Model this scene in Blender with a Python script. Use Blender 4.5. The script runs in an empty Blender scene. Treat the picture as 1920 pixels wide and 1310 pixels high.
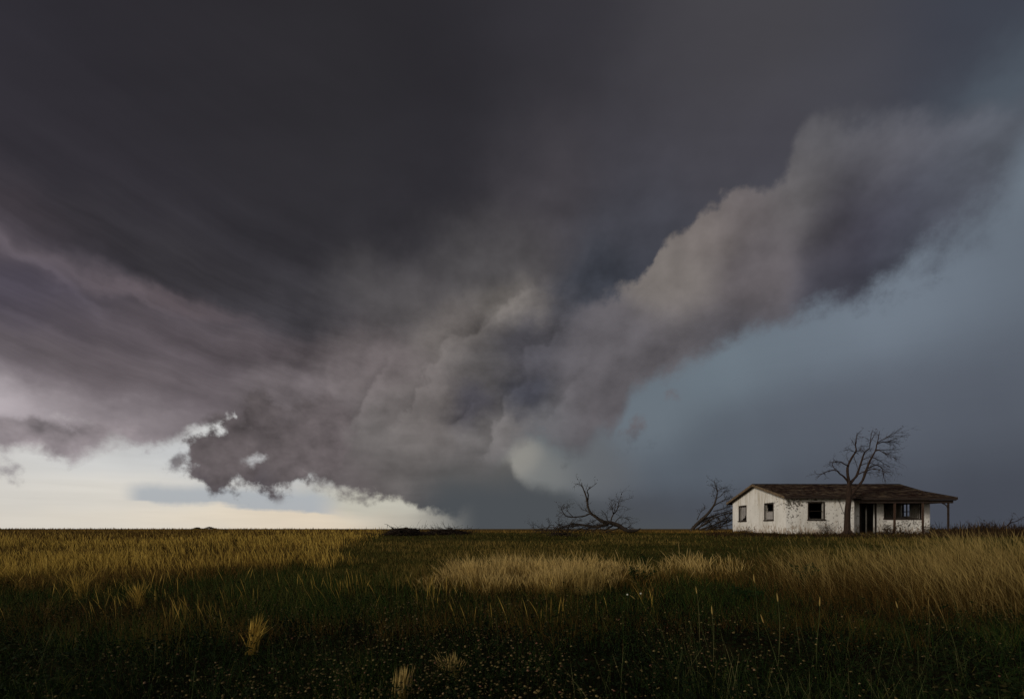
import bpy, bmesh, math, random
import numpy as np
from mathutils import Vector, Matrix, noise as mnoise

# =====================================================================
# CAMERA, WORLD, SUN, EXPOSURE
# =====================================================================
scene = bpy.context.scene
FPX, CX, HY = 930.0, 960.0, 991.0          # focal length (px of the 1920 px photograph), centre column, horizon row
CAM_H = 1.55                               # eye height over the meadow at the camera

cam_data = bpy.data.cameras.new('camera')
cam_data.sensor_width = 36.0
cam_data.lens = 36.0 * FPX / 1920.0
cam_data.shift_y = (HY - 655.0) / 1920.0   # level camera with a rising lens: verticals stay vertical
cam_data.clip_start = 0.05
cam_data.clip_end = 20000.0
cam = bpy.data.objects.new('camera', cam_data)
scene.collection.objects.link(cam)
cam.location = (0.0, 0.0, CAM_H)
cam.rotation_euler = (math.radians(90.0), 0.0, 0.0)
scene.camera = cam

vs = scene.view_settings
vs.view_transform = 'Standard'
vs.look = 'None'
vs.exposure = 0.0
vs.gamma = 1.0
vs.use_curve_mapping = False

SUN_EL, SUN_AZ = 17.0, -128.0              # low sun behind the camera's left shoulder (azimuth from +Y, clockwise positive)

def lin(c):
    out = []
    for v in c:
        v = v / 255.0
        out.append(v / 12.92 if v <= 0.04045 else ((v + 0.055) / 1.055) ** 2.4)
    return out

def sky_deg(px, py):
    s = (px - CX) / FPX
    t = (HY - py) / FPX
    return math.degrees(math.atan(s)), math.degrees(math.atan(t / math.sqrt(1 + s * s)))

class NB:
    """Small expression builder for shader nodes."""
    def __init__(self, tree):
        self.t = tree
    def _in(self, sock, v):
        if isinstance(v, bpy.types.NodeSocket):
            self.t.links.new(v, sock)
        else:
            sock.default_value = v
    def m(self, op, a, b=None, c=None, clamp=False):
        n = self.t.nodes.new('ShaderNodeMath'); n.operation = op; n.use_clamp = clamp
        self._in(n.inputs[0], a)
        if b is not None: self._in(n.inputs[1], b)
        if c is not None: self._in(n.inputs[2], c)
        return n.outputs[0]
    def v(self, op, a, b=None, c=None, scale=None):
        n = self.t.nodes.new('ShaderNodeVectorMath'); n.operation = op
        self._in(n.inputs[0], a)
        if b is not None: self._in(n.inputs[1], b)
        if c is not None: self._in(n.inputs[2], c)
        if scale is not None: self._in(n.inputs['Scale'], scale)
        return n.outputs['Value'] if op in ('DOT_PRODUCT', 'LENGTH', 'DISTANCE') else n.outputs['Vector']
    def add(self, a, b): return self.m('ADD', a, b)
    def sub(self, a, b): return self.m('SUBTRACT', a, b)
    def mul(self, a, b): return self.m('MULTIPLY', a, b)
    def xyz(self, x, y, z):
        n = self.t.nodes.new('ShaderNodeCombineXYZ')
        for s, q in zip(n.inputs, (x, y, z)): self._in(s, q)
        return n.outputs[0]
    def sep(self, a):
        n = self.t.nodes.new('ShaderNodeSeparateXYZ'); self._in(n.inputs[0], a); return n.outputs
    def noise(self, vec, scale, detail=4.0, rough=0.5, dist=0.0, color=False, lac=2.0):
        n = self.t.nodes.new('ShaderNodeTexNoise'); n.noise_dimensions = '3D'
        self._in(n.inputs['Vector'], vec); self._in(n.inputs['Scale'], scale)
        n.inputs['Detail'].default_value = detail; n.inputs['Roughness'].default_value = rough
        n.inputs['Distortion'].default_value = dist; n.inputs['Lacunarity'].default_value = lac
        return n.outputs['Color'] if color else n.outputs['Fac']
    def smooth(self, x, lo, hi, a=0.0, b=1.0):
        n = self.t.nodes.new('ShaderNodeMapRange'); n.interpolation_type = 'SMOOTHSTEP'
        self._in(n.inputs[0], x); self._in(n.inputs[1], lo); self._in(n.inputs[2], hi)
        self._in(n.inputs[3], a); self._in(n.inputs[4], b)
        return n.outputs[0]
    def mix(self, f, a, b):
        n = self.t.nodes.new('ShaderNodeMix'); n.data_type = 'VECTOR'; n.clamp_factor = True
        self._in(n.inputs[0], f); self._in(n.inputs[4], a); self._in(n.inputs[5], b)
        return n.outputs[1]
    def mixc(self, f, a, b, mode='MIX'):
        n = self.t.nodes.new('ShaderNodeMix'); n.data_type = 'RGBA'; n.blend_type = mode
        self._in(n.inputs[0], f); self._in(n.inputs[6], a); self._in(n.inputs[7], b)
        return n.outputs[2]
    def curve(self, x, pts, xlo, xhi, ylo, yhi):
        """y(x) through points, as a Float Curve (both axes rescaled to 0..1)."""
        n = self.t.nodes.new('ShaderNodeFloatCurve')
        mp = n.mapping; cu = mp.curves[0]
        P = sorted(((x_ - xlo) / (xhi - xlo), (y_ - ylo) / (yhi - ylo)) for x_, y_ in pts)
        P = [p for p in P if 0 <= p[0] <= 1]
        while len(cu.points) < len(P): cu.points.new(0.5, 0.5)
        for q, p in zip(cu.points, P):
            q.location = p; q.handle_type = 'AUTO'
        mp.update()
        self._in(n.inputs['Value'], self.m('MULTIPLY_ADD', x, 1.0 / (xhi - xlo), -xlo / (xhi - xlo)))
        n.inputs['Factor'].default_value = 1.0
        return self.m('MULTIPLY_ADD', n.outputs[0], yhi - ylo, ylo)
    def field(self, P, pts):
        """Smooth colour field: normalised Gaussian blend of (px, py, sigma_x, sigma_y, rgb) measured on the sky dome."""
        acc, wsum = (0.0, 0.0, 0.0), 1e-7
        for px, py, sx, sy, rgb in pts:
            a, e = sky_deg(px, py)
            sx, sy = sx / 16.0, sy / 16.0
            d = self.v('MULTIPLY_ADD', P, (1 / sx, 1 / sy, 0.0), (-a / sx, -e / sy, 0.0))
            w = self.m('POWER', 0.36788, self.v('DOT_PRODUCT', d, d))
            acc = self.v('ADD', self.v('SCALE', tuple(lin(rgb)), scale=w), acc)
            wsum = self.add(w, wsum)
        return self.v('SCALE', acc, scale=self.m('DIVIDE', 1.0, wsum))
    def blob(self, P, px, py, sx, sy, rot=0.0):
        """One soft elliptical weight; rot in degrees, screen sense (positive = rising to the right)."""
        a, e = sky_deg(px, py)
        q = self.v('SUBTRACT', P, (a, e, 0.0))
        r = math.radians(rot); c, s = math.cos(r), math.sin(r)
        u = self.v('DOT_PRODUCT', q, (c * 16 / sx, s * 16 / sx, 0.0))
        w = self.v('DOT_PRODUCT', q, (-s * 16 / sy, c * 16 / sy, 0.0))
        return self.m('POWER', 0.36788, self.m('MULTIPLY_ADD', u, u, self.mul(w, w)))

def build_sky():
    world = bpy.data.worlds.new('World')
    scene.world = world
    world.use_nodes = True
    t = world.node_tree
    t.nodes.clear()
    b = NB(t)
    D = t.nodes.new('ShaderNodeTexCoord').outputs['Generated']
    X, Y, Z = b.sep(D)
    az = b.mul(b.m('ARCTAN2', X, Y), 180 / math.pi)
    el = b.mul(b.m('ARCSINE', Z), 180 / math.pi)
    P0 = b.xyz(az, el, 0.0)
    # turbulence that every cloud edge and shade is dragged through
    n1 = b.v('SUBTRACT', b.noise(D, 3.1, 3.0, 0.52, color=True), (0.5, 0.5, 0.5))
    n2 = b.v('SUBTRACT', b.noise(b.v('ADD', D, (3.7, 1.9, 5.1)), 11.0, 4.0, 0.6, color=True), (0.5, 0.5, 0.5))
    Pw = b.v('MULTIPLY_ADD', n1, (8.0, 6.0, 0.0), P0)
    Pw = b.v('MULTIPLY_ADD', n2, (5.0, 4.5, 0.0), Pw)
    Ps = b.v('MULTIPLY_ADD', n1, (4.0, 2.5, 0.0), P0)          # gentle version
    Ps = b.v('MULTIPLY_ADD', n2, (1.6, 1.6, 0.0), Ps)
    azw, elw, _ = b.sep(Ps)

    # ---- clear air and rain curtains under the storm
    nish = t.nodes.new('ShaderNodeTexSky'); nish.sky_type = 'NISHITA'; nish.sun_disc = False
    nish.sun_elevation = math.radians(SUN_EL); nish.sun_rotation = math.radians(SUN_AZ)
    nish.air_density = 1.0; nish.dust_density = 3.0
    far = b.field(Ps, [
        (-500, 930, 300, 120, (214, 210, 202)), (-500, 600, 300, 200, (120, 116, 120)),
        (0, 760, 60, 40, (226, 214, 216)), (0, 880, 170, 50, (232, 231, 229)), (0, 965, 170, 35, (238, 232, 220)),
        (200, 905, 120, 30, (236, 227, 212)), (330, 875, 110, 30, (203, 207, 211)), (150, 872, 70, 16, (216, 219, 222)), (410, 805, 60, 22, (226, 226, 224)),
        (330, 972, 200, 16, (240, 226, 204)),
        (600, 972, 120, 16, (228, 212, 190)), (690, 950, 60, 22, (196, 193, 180)), (760, 975, 70, 18, (164, 162, 153)),
        (840, 978, 50, 18, (128, 128, 124)), (890, 975, 60, 20, (100, 101, 101)), (490, 865, 24, 18, (222, 222, 222)),
        (980, 868, 26, 24, (143, 141, 135)), (1028, 888, 40, 26, (119, 121, 120)), (1110, 865, 60, 50, (103, 108, 111)),
        (1010, 960, 90, 25, (78, 82, 84)), (1200, 960, 120, 30, (75, 80, 86)), (1230, 790, 70, 50, (112, 125, 133)),
        (1350, 690, 90, 60, (114, 129, 138)), (1350, 850, 120, 60, (90, 100, 109)), (1420, 955, 120, 35, (74, 80, 88)),
        (1560, 640, 110, 60, (118, 132, 143)), (1720, 560, 90, 60, (124, 138, 150)), (1640, 780, 130, 80, (92, 100, 111)),
        (1880, 520, 110, 90, (112, 125, 137)), (1890, 300, 60, 60, (128, 143, 154)), (1900, 160, 60, 40, (98, 116, 126)),
        (1860, 720, 110, 80, (86, 93, 104)), (1700, 940, 200, 60, (68, 73, 83)), (1910, 930, 140, 80, (60, 64, 74)),
        (2500, 700, 500, 400, (88, 96, 104)),
    ])
    streak = b.noise(b.xyz(b.mul(X, 1.2), b.mul(Y, 1.2), b.mul(Z, 14.0)), 5.0, 4.0, 0.5)
    far = b.v('SCALE', far, scale=b.add(1.0, b.mul(b.smooth(az, 0.0, -8.0, 0.04, 0.20), b.sub(streak, 0.5))))
    shaft = b.noise(b.xyz(b.m('MULTIPLY_ADD', el, 0.03, b.mul(az, 0.12)), b.mul(el, 0.03), 1.7), 1.0, 3.0, 0.5)
    far = b.v('SCALE', far, scale=b.add(1.0, b.mul(b.smooth(az, 4.0, 16.0, 0.0, 0.12), b.sub(shaft, 0.5))))
    sheet = b.mul(b.smooth(b.m('MULTIPLY_ADD', azw, 0.035, b.m('MULTIPLY_ADD', b.sub(streak, 0.5), 1.2, elw)), sky_deg(420, 960)[1] - 0.9, sky_deg(420, 955)[1] - 0.62),
                  b.smooth(elw, sky_deg(420, 905)[1], sky_deg(420, 930)[1]))
    shaft = b.noise(b.xyz(b.m('MULTIPLY_ADD', el, 0.03, b.mul(az, 0.12)), b.mul(el, 0.03), 1.7), 1.0, 3.0, 0.5)
    far = b.v('SCALE', far, scale=b.add(1.0, b.mul(b.smooth(az, 4.0, 16.0, 0.0, 0.12), b.sub(shaft, 0.5))))
    sheet = b.mul(sheet, b.mul(b.smooth(azw, sky_deg(215, 0)[0], sky_deg(270, 0)[0]), b.smooth(azw, sky_deg(660, 0)[0], sky_deg(590, 0)[0])))
    far = b.mix(b.mul(sheet, 0.95), far, tuple(lin((176, 181, 187))))
    far = b.mix(b.smooth(az, 3.0, 12.0), far, b.v('MULTIPLY', far, (0.94, 0.905, 0.925)))
    lowleft = b.mul(b.smooth(az, -5.0, -28.0), b.smooth(el, 16.0, 3.0))
    far = b.mix(b.mul(lowleft, 0.12), far, b.v('SCALE', nish.outputs[0], scale=0.10))

    # ---- storm base: the lower edge of the cloud as elevation over azimuth
    base_px = [(-3000, 400), (-600, 760), (-100, 842), (0, 848), (60, 852), (110, 858), (170, 842), (215, 826), (260, 826), (315, 833), (338, 822),
               (362, 806), (400, 796), (440, 792), (456, 860), (474, 906), (560, 912), (640, 917), (700, 925), (770, 936), (805, 952),
               (850, 964), (880, 950), (915, 905), (946, 850), (975, 834), (1010, 829), (1040, 843), (1068, 856), (1095, 842), (1120, 812),
               (1155, 802), (1180, 735), (1215, 722), (1300, 682), (1400, 628), (1530, 586), (1640, 546), (1740, 492),
               (1825, 446), (1880, 418), (1915, 352), (1955, 285), (2050, 195), (2150, 60), (2600, -300)]
    pts = [sky_deg(*p) for p in base_px]
    rag = b.noise(b.v('ADD', D, (9.1, 2.2, 0.4)), 16.0, 6.0, 0.62)
    lump = b.noise(b.v('ADD', D, (2.1, 7.2, 4.4)), 26.0, 4.0, 0.6)
    base = b.curve(b.m('MULTIPLY_ADD', b.sub(lump, 0.5), 1.5, b.m('MULTIPLY_ADD', b.sub(rag, 0.5), 3.0, azw)), pts, -80.0, 62.0, -5.0, 60.0)
    mist = b.noise(D, 5.0, 3.0, 0.5)
    soft = b.add(b.smooth(az, -12.0, 10.0, 0.75, 1.3), b.smooth(az, 37.0, 45.0, 0.0, 1.6))
    dist = b.m('MULTIPLY_ADD', b.sub(rag, 0.5), b.smooth(az, 30.0, 44.0, 5.0, 11.0), b.m('MULTIPLY_ADD', b.sub(lump, 0.5), 3.2, b.sub(elw, base)))
    storm = b.smooth(dist, b.mul(soft, -1.0), b.mul(soft, b.m('MULTIPLY_ADD', mist, 2.2, 0.4)))

    canopy = b.field(Pw, [
        (-600, 500, 350, 350, (70, 66, 74)), (-150, 760, 160, 60, (170, 158, 162)),
        (0, 40, 200, 150, (41, 40, 48)), (350, 120, 220, 160, (45, 43, 48)), (750, 60, 240, 140, (42, 41, 45)), (620, 330, 220, 140, (50, 49, 54)),
        (1060, 180, 150, 160, (54, 53, 58)), (1330, 110, 130, 120, (68, 67, 71)), (1500, 60, 120, 100, (72, 71, 75)), (1720, 80, 110, 90, (62, 64, 74)),
        (1880, 50, 100, 80, (57, 64, 75)), (1890, 155, 60, 36, (94, 108, 118)), (1250, 300, 110, 100, (70, 69, 76)), (1420, 260, 60, 50, (72, 71, 79)), (1580, 150, 80, 40, (74, 74, 80)),
        (1200, 420, 80, 70, (64, 67, 75)), (1130, 540, 50, 50, (62, 67, 76)), (1050, 380, 90, 90, (74, 71, 75)),
        (60, 300, 130, 80, (48, 45, 52)), (20, 400, 60, 30, (80, 70, 76)), (60, 520, 70, 40, (80, 74, 88)), (0, 560, 60, 40, (76, 70, 86)),
        (200, 530, 110, 14, (100, 88, 92)), (60, 470, 60, 13, (104, 92, 96)), (340, 568, 80, 12, (98, 86, 90)),
        (300, 470, 110, 40, (60, 58, 62)), (240, 620, 150, 40, (88, 79, 84)), (120, 680, 120, 40, (112, 101, 104)), (560, 580, 90, 40, (68, 66, 71)), (480, 660, 130, 30, (92, 83, 86)),
        (320, 730, 130, 40, (110, 100, 103)), (560, 740, 60, 40, (116, 107, 108)), (90, 765, 90, 30, (182, 170, 172)), (0, 768, 40, 28, (232, 222, 224)), (60, 815, 80, 24, (176, 166, 168)),
        (190, 800, 60, 24, (142, 132, 134)), (300, 800, 80, 22, (134, 124, 126)),
        (430, 850, 50, 40, (98, 88, 88)), (560, 830, 60, 50, (100, 92, 92)), (650, 870, 70, 40, (92, 85, 84)), (500, 770, 30, 24, (98, 90, 91)),
        (690, 690, 60, 60, (114, 105, 104)), (760, 560, 90, 50, (88, 85, 85)), (950, 480, 100, 50, (86, 84, 84)), (960, 575, 60, 30, (116, 111, 105)), (850, 630, 60, 40, (112, 106, 101)),
        (900, 660, 55, 36, (82, 80, 80)), (1010, 660, 60, 40, (78, 77, 82)), (760, 760, 60, 50, (104, 99, 96)), (870, 760, 34, 26, (72, 71, 78)), (985, 745, 40, 26, (70, 72, 82)),
        (930, 815, 50, 50, (106, 103, 101)), (1030, 780, 50, 36, (98, 98, 100)), (760, 850, 60, 50, (98, 94, 91)), (850, 880, 60, 40, (90, 88, 87)), (925, 890, 30, 40, (84, 86, 88)), (880, 950, 70, 40, (74, 76, 79)), (960, 950, 60, 40, (74, 78, 81)),
        (1100, 640, 50, 40, (90, 88, 92)), (1110, 740, 50, 40, (100, 97, 99)), (1070, 840, 30, 24, (94, 94, 96)),
        (2400, 200, 400, 300, (72, 76, 84)),
    ])
    # relief: shade each billow by the slope of the cloud density towards the light
    Dc = b.v('MULTIPLY', D, (1.0, 1.0, 1.25))
    r1 = b.noise(Dc, 6.5, 5.0, 0.55)
    r2 = b.noise(b.v('ADD', Dc, (-0.022, 0.0, 0.030)), 6.5, 5.0, 0.55)
    relief = b.sub(r1, r2)
    vor = t.nodes.new('ShaderNodeTexVoronoi'); vor.feature = 'F1'; vor.normalize = True
    b._in(vor.inputs['Vector'], b.v('MULTIPLY_ADD', n2, (0.10, 0.10, 0.10), b.v('MULTIPLY_ADD', n1, (0.10, 0.10, 0.10), D)))
    vor.inputs['Scale'].default_value = 11.0; vor.inputs['Detail'].default_value = 2.0; vor.inputs['Roughness'].default_value = 0.55
    billow = b.sub(0.42, vor.outputs['Distance'])
    relief = b.m('MULTIPLY_ADD', billow, 0.085, relief)
    amt = b.mul(b.smooth(b.blob(P0, 850, 720, 520, 260, 20), 0.0, 1.0), 1.9)
    plane = b.v('DIVIDE', b.xyz(X, Y, 0.0), b.xyz(b.add(b.m('ABSOLUTE', Z), 0.16), b.add(b.m('ABSOLUTE', Z), 0.16), 1.0))
    veil = b.noise(b.v('MULTIPLY', plane, (0.55, 1.5, 1.0)), 1.6, 5.0, 0.55)
    shade = b.m('MULTIPLY_ADD', relief, amt, b.m('MULTIPLY_ADD', veil, 0.56, 0.72))
    Pl = b.v('MULTIPLY_ADD', n2, (5.5, 5.5, 0.0), Ps)
    lobes = None
    for x1, y1, x2, y2, wid, A, Bk in [(620, 850, 735, 665, 60, .26, .14), (725, 810, 835, 650, 60, .22, .16), (825, 660, 1010, 545, 55, .24, .20),
                                       (890, 850, 955, 720, 40, .20, .30), (845, 800, 880, 740, 26, .14, .22), (960, 720, 1080, 560, 40, .14, .20), (1030, 780, 1125, 620, 60, .16, .20),
                                       (395, 905, 520, 740, 70, .10, .10), (560, 830, 640, 700, 40, .10, .12)]:
        (a1, e1), (a2, e2) = sky_deg(x1, y1), sky_deg(x2, y2)
        L = math.hypot(a2 - a1, e2 - e1); ux, uy = (a2 - a1) / L, (e2 - e1) / L
        q = b.v('SUBTRACT', Pl, (a1, e1, 0.0))
        d = b.v('DOT_PRODUCT', q, (uy, -ux, 0.0))                      # positive on the lower-right side
        s_ = b.m('MULTIPLY_ADD', b.v('DOT_PRODUCT', q, (ux, uy, 0.0)), 2.0 / L, -1.0)
        win = b.m('POWER', 0.36788, b.m('POWER', s_, 4.0))
        w_ = wid / 16.0
        inside = b.mul(b.smooth(d, -0.4, 0.5, 0.0, A * 1.3), b.m('POWER', 0.36788, b.m('MAXIMUM', b.mul(d, 1 / w_), 0.0)))
        outside = b.mul(b.smooth(d, 0.5, -0.4, 0.0, Bk * .9), b.m('POWER', 0.36788, b.m('MAXIMUM', b.mul(d, -1.6 / w_), 0.0)))
        c_ = b.mul(win, b.sub(inside, outside))
        lobes = c_ if lobes is None else b.add(lobes, c_)
    for px, py, sx, sy, rot, k in [(905, 650, 75, 42, 30, -.22), (1015, 655, 40, 55, 0, -.12), (866, 772, 20, 38, 70, -.26), (985, 752, 60, 18, 12, -.24), (1130, 530, 70, 24, 40, -.2),
                                   (965, 578, 50, 14, 25, .16), (925, 790, 18, 46, 0, .12), (820, 690, 40, 30, 40, .08), (1000, 610, 30, 40, 0, .06), (560, 585, 70, 26, -12, -.16), (250, 475, 90, 22, -12, -.12), (690, 700, 22, 60, -25, .12),
                                   (70, 500, 90, 9, -27, .3), (260, 560, 110, 9, -12, .26), (40, 525, 60, 16, -30, -.1)]:
        lobes = b.m('MULTIPLY_ADD', b.blob(Pl, px, py, sx, sy, rot), k, lobes)
    r_ = math.radians(-13.0)
    sx_ = b.v('DOT_PRODUCT', Ps, (math.cos(r_) * 0.035, math.sin(r_) * 0.035, 0.0))
    sy_ = b.v('DOT_PRODUCT', Ps, (-math.sin(r_) * 0.36, math.cos(r_) * 0.36, 0.0))
    combed = b.sub(b.noise(b.xyz(sx_, sy_, 3.3), 1.5, 4.0, 0.55), 0.5)
    combed = b.mul(combed, b.mul(b.smooth(az, -8.0, -28.0, 0.0, 1.05), b.mul(b.smooth(el, 34.0, 22.0, 0.12, 1.0), b.smooth(el, 9.0, 16.0, 0.25, 1.0))))
    canopy = b.v('SCALE', canopy, scale=b.add(b.add(shade, lobes), combed))
    # lumpy masses hanging in front of the canopy's lit underside
    def mass(ells, col, lo, hi, amp):
        m_ = None
        for px, py, sx, sy, rot in ells:
            w = b.blob(Ps, px, py, sx, sy, rot)
            m_ = w if m_ is None else b.m('MAXIMUM', m_, w)
        m_ = b.mul(b.smooth(b.m('MULTIPLY_ADD', b.sub(lump, 0.5), amp, b.m('MULTIPLY_ADD', b.sub(rag, 0.5), amp, m_)), lo, hi), b.smooth(m_, 0.04, 0.25))
        return m_, b.v('SCALE', tuple(lin(col)), scale=b.m('MULTIPLY_ADD', relief, 3.4, b.m('MULTIPLY_ADD', mist, 0.5, 0.75)))
    mm, mc = mass([(440, 850, 75, 55, 20), (500, 785, 38, 44, 0), (560, 850, 80, 62, 0), (620, 800, 50, 60, 0)], (101, 92, 92), 0.28, 0.66, 1.0)
    canopy = b.mix(b.mul(mm, 0.85), canopy, mc)
    mm, mc = mass([(40, 822, 110, 26, 0), (130, 838, 70, 22, 8), (190, 802, 44, 18, 10)], (147, 136, 138), 0.30, 0.75, 1.0)
    canopy = b.mix(b.mul(mm, 0.8), canopy, mc)
    lum = b.v('DOT_PRODUCT', canopy, (0.25, 0.6, 0.15))
    canopy = b.v('MULTIPLY', b.mix(b.smooth(az, -6.0, -20.0, 0.05, 0.24), canopy, b.xyz(lum, lum, lum)), (1.0, 0.985, 1.015))
    slate = b.mix(b.smooth(elw, 9.5, 3.2), tuple(lin((96, 94, 92))), tuple(lin((75, 79, 83))))
    canopy = b.mix(b.mul(b.smooth(elw, 9.5, 4.5), b.smooth(azw, -13.0, -6.5)), canopy, slate)

    # ---- the long inflow band climbing to the right, in front of the canopy
    top_px = [(1000, 700), (1050, 640), (1090, 592), (1130, 566), (1180, 530), (1215, 500), (1232, 466), (1290, 440), (1312, 398), (1390, 350), (1465, 312), (1490, 262),
              (1540, 215), (1610, 196), (1700, 190), (1780, 200), (1850, 196), (1920, 180), (2100, 120), (2600, -200)]
    pts = [sky_deg(*p) for p in top_px]
    atop = b.curve(azw, pts, 0.0, 62.0, 0.0, 60.0)
    puff = b.noise(b.v('ADD', D, (1.3, 8.2, 2.7)), 13.0, 5.0, 0.55)
    ad = b.m('MULTIPLY_ADD', b.sub(puff, 0.5), 5.0, b.m('MULTIPLY_ADD', b.sub(lump, 0.5), 2.2, b.sub(atop, elw)))
    hard = b.smooth(b.blob(P0, 1300, 430, 230, 160, 35), 0.0, 0.9, 2.8, 0.85)
    arm = b.mul(b.smooth(ad, b.mul(hard, -0.25), hard), b.smooth(azw, 2.0, 11.0))
    armc = b.field(Ps, [
        (1130, 640, 60, 50, (100, 96, 98)), (1240, 520, 50, 40, (122, 115, 109)), (1320, 440, 50, 40, (120, 112, 107)), (1280, 560, 50, 40, (120, 113, 107)), (1400, 390, 50, 40, (111, 104, 103)),
        (1250, 640, 60, 40, (100, 96, 98)), (1380, 560, 60, 50, (102, 96, 97)), (1430, 480, 50, 50, (105, 99, 100)), (1380, 610, 60, 30, (86, 85, 90)), (1490, 370, 50, 50, (100, 97, 96)), (1520, 280, 60, 40, (92, 90, 92)),
        (1548, 440, 34, 50, (74, 71, 75)), (1600, 410, 50, 50, (66, 63, 71)), (1610, 470, 60, 40, (62, 61, 70)), (1545, 530, 36, 36, (66, 66, 74)), (1700, 400, 70, 60, (76, 76, 86)), (1640, 300, 60, 40, (92, 90, 93)),
        (1740, 250, 80, 40, (98, 98, 104)), (1800, 350, 60, 60, (86, 88, 97)), (1740, 460, 50, 30, (80, 84, 93)), (1850, 260, 50, 50, (100, 104, 110)), (1660, 210, 70, 24, (100, 100, 105)),
        (2200, 200, 200, 200, (84, 90, 98)),
    ])
    alit = b.m('MULTIPLY_ADD', relief, 1.3, 1.0)
    for px, py, sx, sy, rot, k in [(1575, 445, 60, 62, 30, -.14), (1285, 575, 40, 60, 0, .09), (1325, 440, 60, 24, 35, .09), (1470, 440, 36, 90, 10, .10), (1490, 560, 30, 50, 0, .06), (1420, 560, 60, 30, 30, -.05), (1360, 520, 24, 60, 0, -.05)]:
        alit = b.m('MULTIPLY_ADD', b.blob(b.v('MULTIPLY_ADD', n2, (3.0, 3.0, 0.0), Ps), px, py, sx, sy, rot), k, alit)
    armc = b.v('MULTIPLY', b.v('SCALE', armc, scale=alit), (0.91, 0.92, 0.965))

    # ---- ragged scud hanging below the base
    scud = None
    for px, py, sx, sy, rot, k in [(338, 860, 34, 13, 50, 1.0), (32, 882, 18, 15, 0, .8), (1190, 798, 26, 20, 40, .9), (1215, 812, 16, 22, 0, .6),
                                   (1262, 742, 34, 12, -10, .55), (680, 925, 40, 14, 0, .9), (610, 918, 40, 10, 0, .6), (1750, 505, 20, 26, 60, .5), (1180, 842, 34, 14, 0, .35)]:
        w = b.mul(b.blob(Ps, px, py, sx, sy, rot), k)
        scud = w if scud is None else b.m('MAXIMUM', scud, w)
    scud = b.mul(b.smooth(b.m('MULTIPLY_ADD', b.sub(lump, 0.5), 2.6, b.m('MULTIPLY_ADD', b.sub(rag, 0.5), 2.2, scud)), 0.30, 1.3), b.smooth(scud, 0.06, 0.40))
    # rents where the bright sky shows through
    hole = None
    for px, py, sx, sy, rot, k in [(489, 866, 27, 15, 15, .74), (150, 787, 34, 10, -5, .7)]:
        w = b.mul(b.blob(Ps, px, py, sx, sy, rot), k)
        hole = w if hole is None else b.m('MAXIMUM', hole, w)
    hole = b.mul(b.smooth(b.m('MULTIPLY_ADD', b.sub(lump, 0.5), 2.4, b.m('MULTIPLY_ADD', b.sub(rag, 0.5), 1.8, hole)), 0.36, 1.3), b.smooth(hole, 0.10, 0.5, 0.0, 0.85))
    lobe = None                                                       # the rounded western end of the lowered cloud
    for px, py, sx, sy, rot in [(424, 864, 56, 44, 10), (404, 884, 36, 28, 0), (470, 850, 46, 60, 0), (500, 860, 60, 50, 0), (452, 815, 30, 26, 20), (500, 888, 56, 26, 0), (560, 892, 50, 22, 0)]:
        w = b.blob(Ps, px, py, sx, sy, rot)
        lobe = w if lobe is None else b.m('MAXIMUM', lobe, w)
    lobe = b.mul(b.smooth(b.m('MULTIPLY_ADD', b.sub(lump, 0.5), 1.3, b.m('MULTIPLY_ADD', b.sub(rag, 0.5), 1.5, lobe)), 0.22, 0.62), b.smooth(lobe, 0.06, 0.2))
    storm = b.m('MAXIMUM', b.mul(b.m('MAXIMUM', storm, lobe), b.sub(1.0, hole)), b.mul(scud, 0.85))
    # slate rain bank low in the middle distance
    bank_px = [(800, 860), (925, 856), (945, 856), (965, 884), (1000, 914), (1060, 921), (1150, 938), (1300, 960), (1500, 985)]
    bt = b.curve(azw, [sky_deg(*p) for p in bank_px], -11.0, 35.0, 0.0, 12.0)
    bank = b.smooth(b.m('MULTIPLY_ADD', b.sub(rag, 0.5), 1.6, b.sub(bt, elw)), -0.9, b.smooth(az, 2.0, 12.0, 0.9, 3.0))
    bank = b.mul(bank, b.smooth(az, -8.0, -3.5))
    far = b.mix(bank, far, slate)

    # ---- the rest of the dome: the same overcast, paler round towards the low sun
    c_az = b.m('COSINE', b.m('MULTIPLY_ADD', az, math.pi / 180, -math.radians(SUN_AZ)))
    warm = b.smooth(c_az, -0.6, 1.0)
    lowband = b.smooth(el, 42.0, 4.0)
    rest = b.mix(b.mul(warm, lowband), tuple(lin((78, 79, 84))), tuple(lin((204, 196, 184))))
    rest = b.v('SCALE', rest, scale=b.m('MULTIPLY_ADD', veil, 0.5, 0.75))
    rest = b.mix(0.12, rest, b.v('SCALE', nish.outputs[0], scale=0.10))
    rest = b.mix(b.smooth(el, -0.4, -2.0), rest, tuple(lin((70, 64, 52))))
    away = b.m('MAXIMUM', b.smooth(b.m('ABSOLUTE', az), 54.0, 82.0), b.smooth(el, 52.0, 72.0))
    away = b.m('MAXIMUM', away, b.smooth(el, -0.8, -2.5))

    def background(col):
        n = t.nodes.new('ShaderNodeBackground')
        n.inputs['Strength'].default_value = 0.10
        t.links.new(b.v('SCALE', col, scale=10.0), n.inputs['Color'])
        return n.outputs[0]
    def layer(f, lower, upper):
        n = t.nodes.new('ShaderNodeMixShader')
        t.links.new(f, n.inputs[0]); t.links.new(lower, n.inputs[1]); t.links.new(upper, n.inputs[2])
        return n.outputs[0]
    front = layer(storm, background(far), layer(arm, background(canopy), background(armc)))
    out = t.nodes.new('ShaderNodeOutputWorld')
    t.links.new(layer(away, front, background(rest)), out.inputs['Surface'])
    world.cycles.sampling_method = 'MANUAL'
    world.cycles.sample_map_resolution = 256

build_sky()

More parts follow.
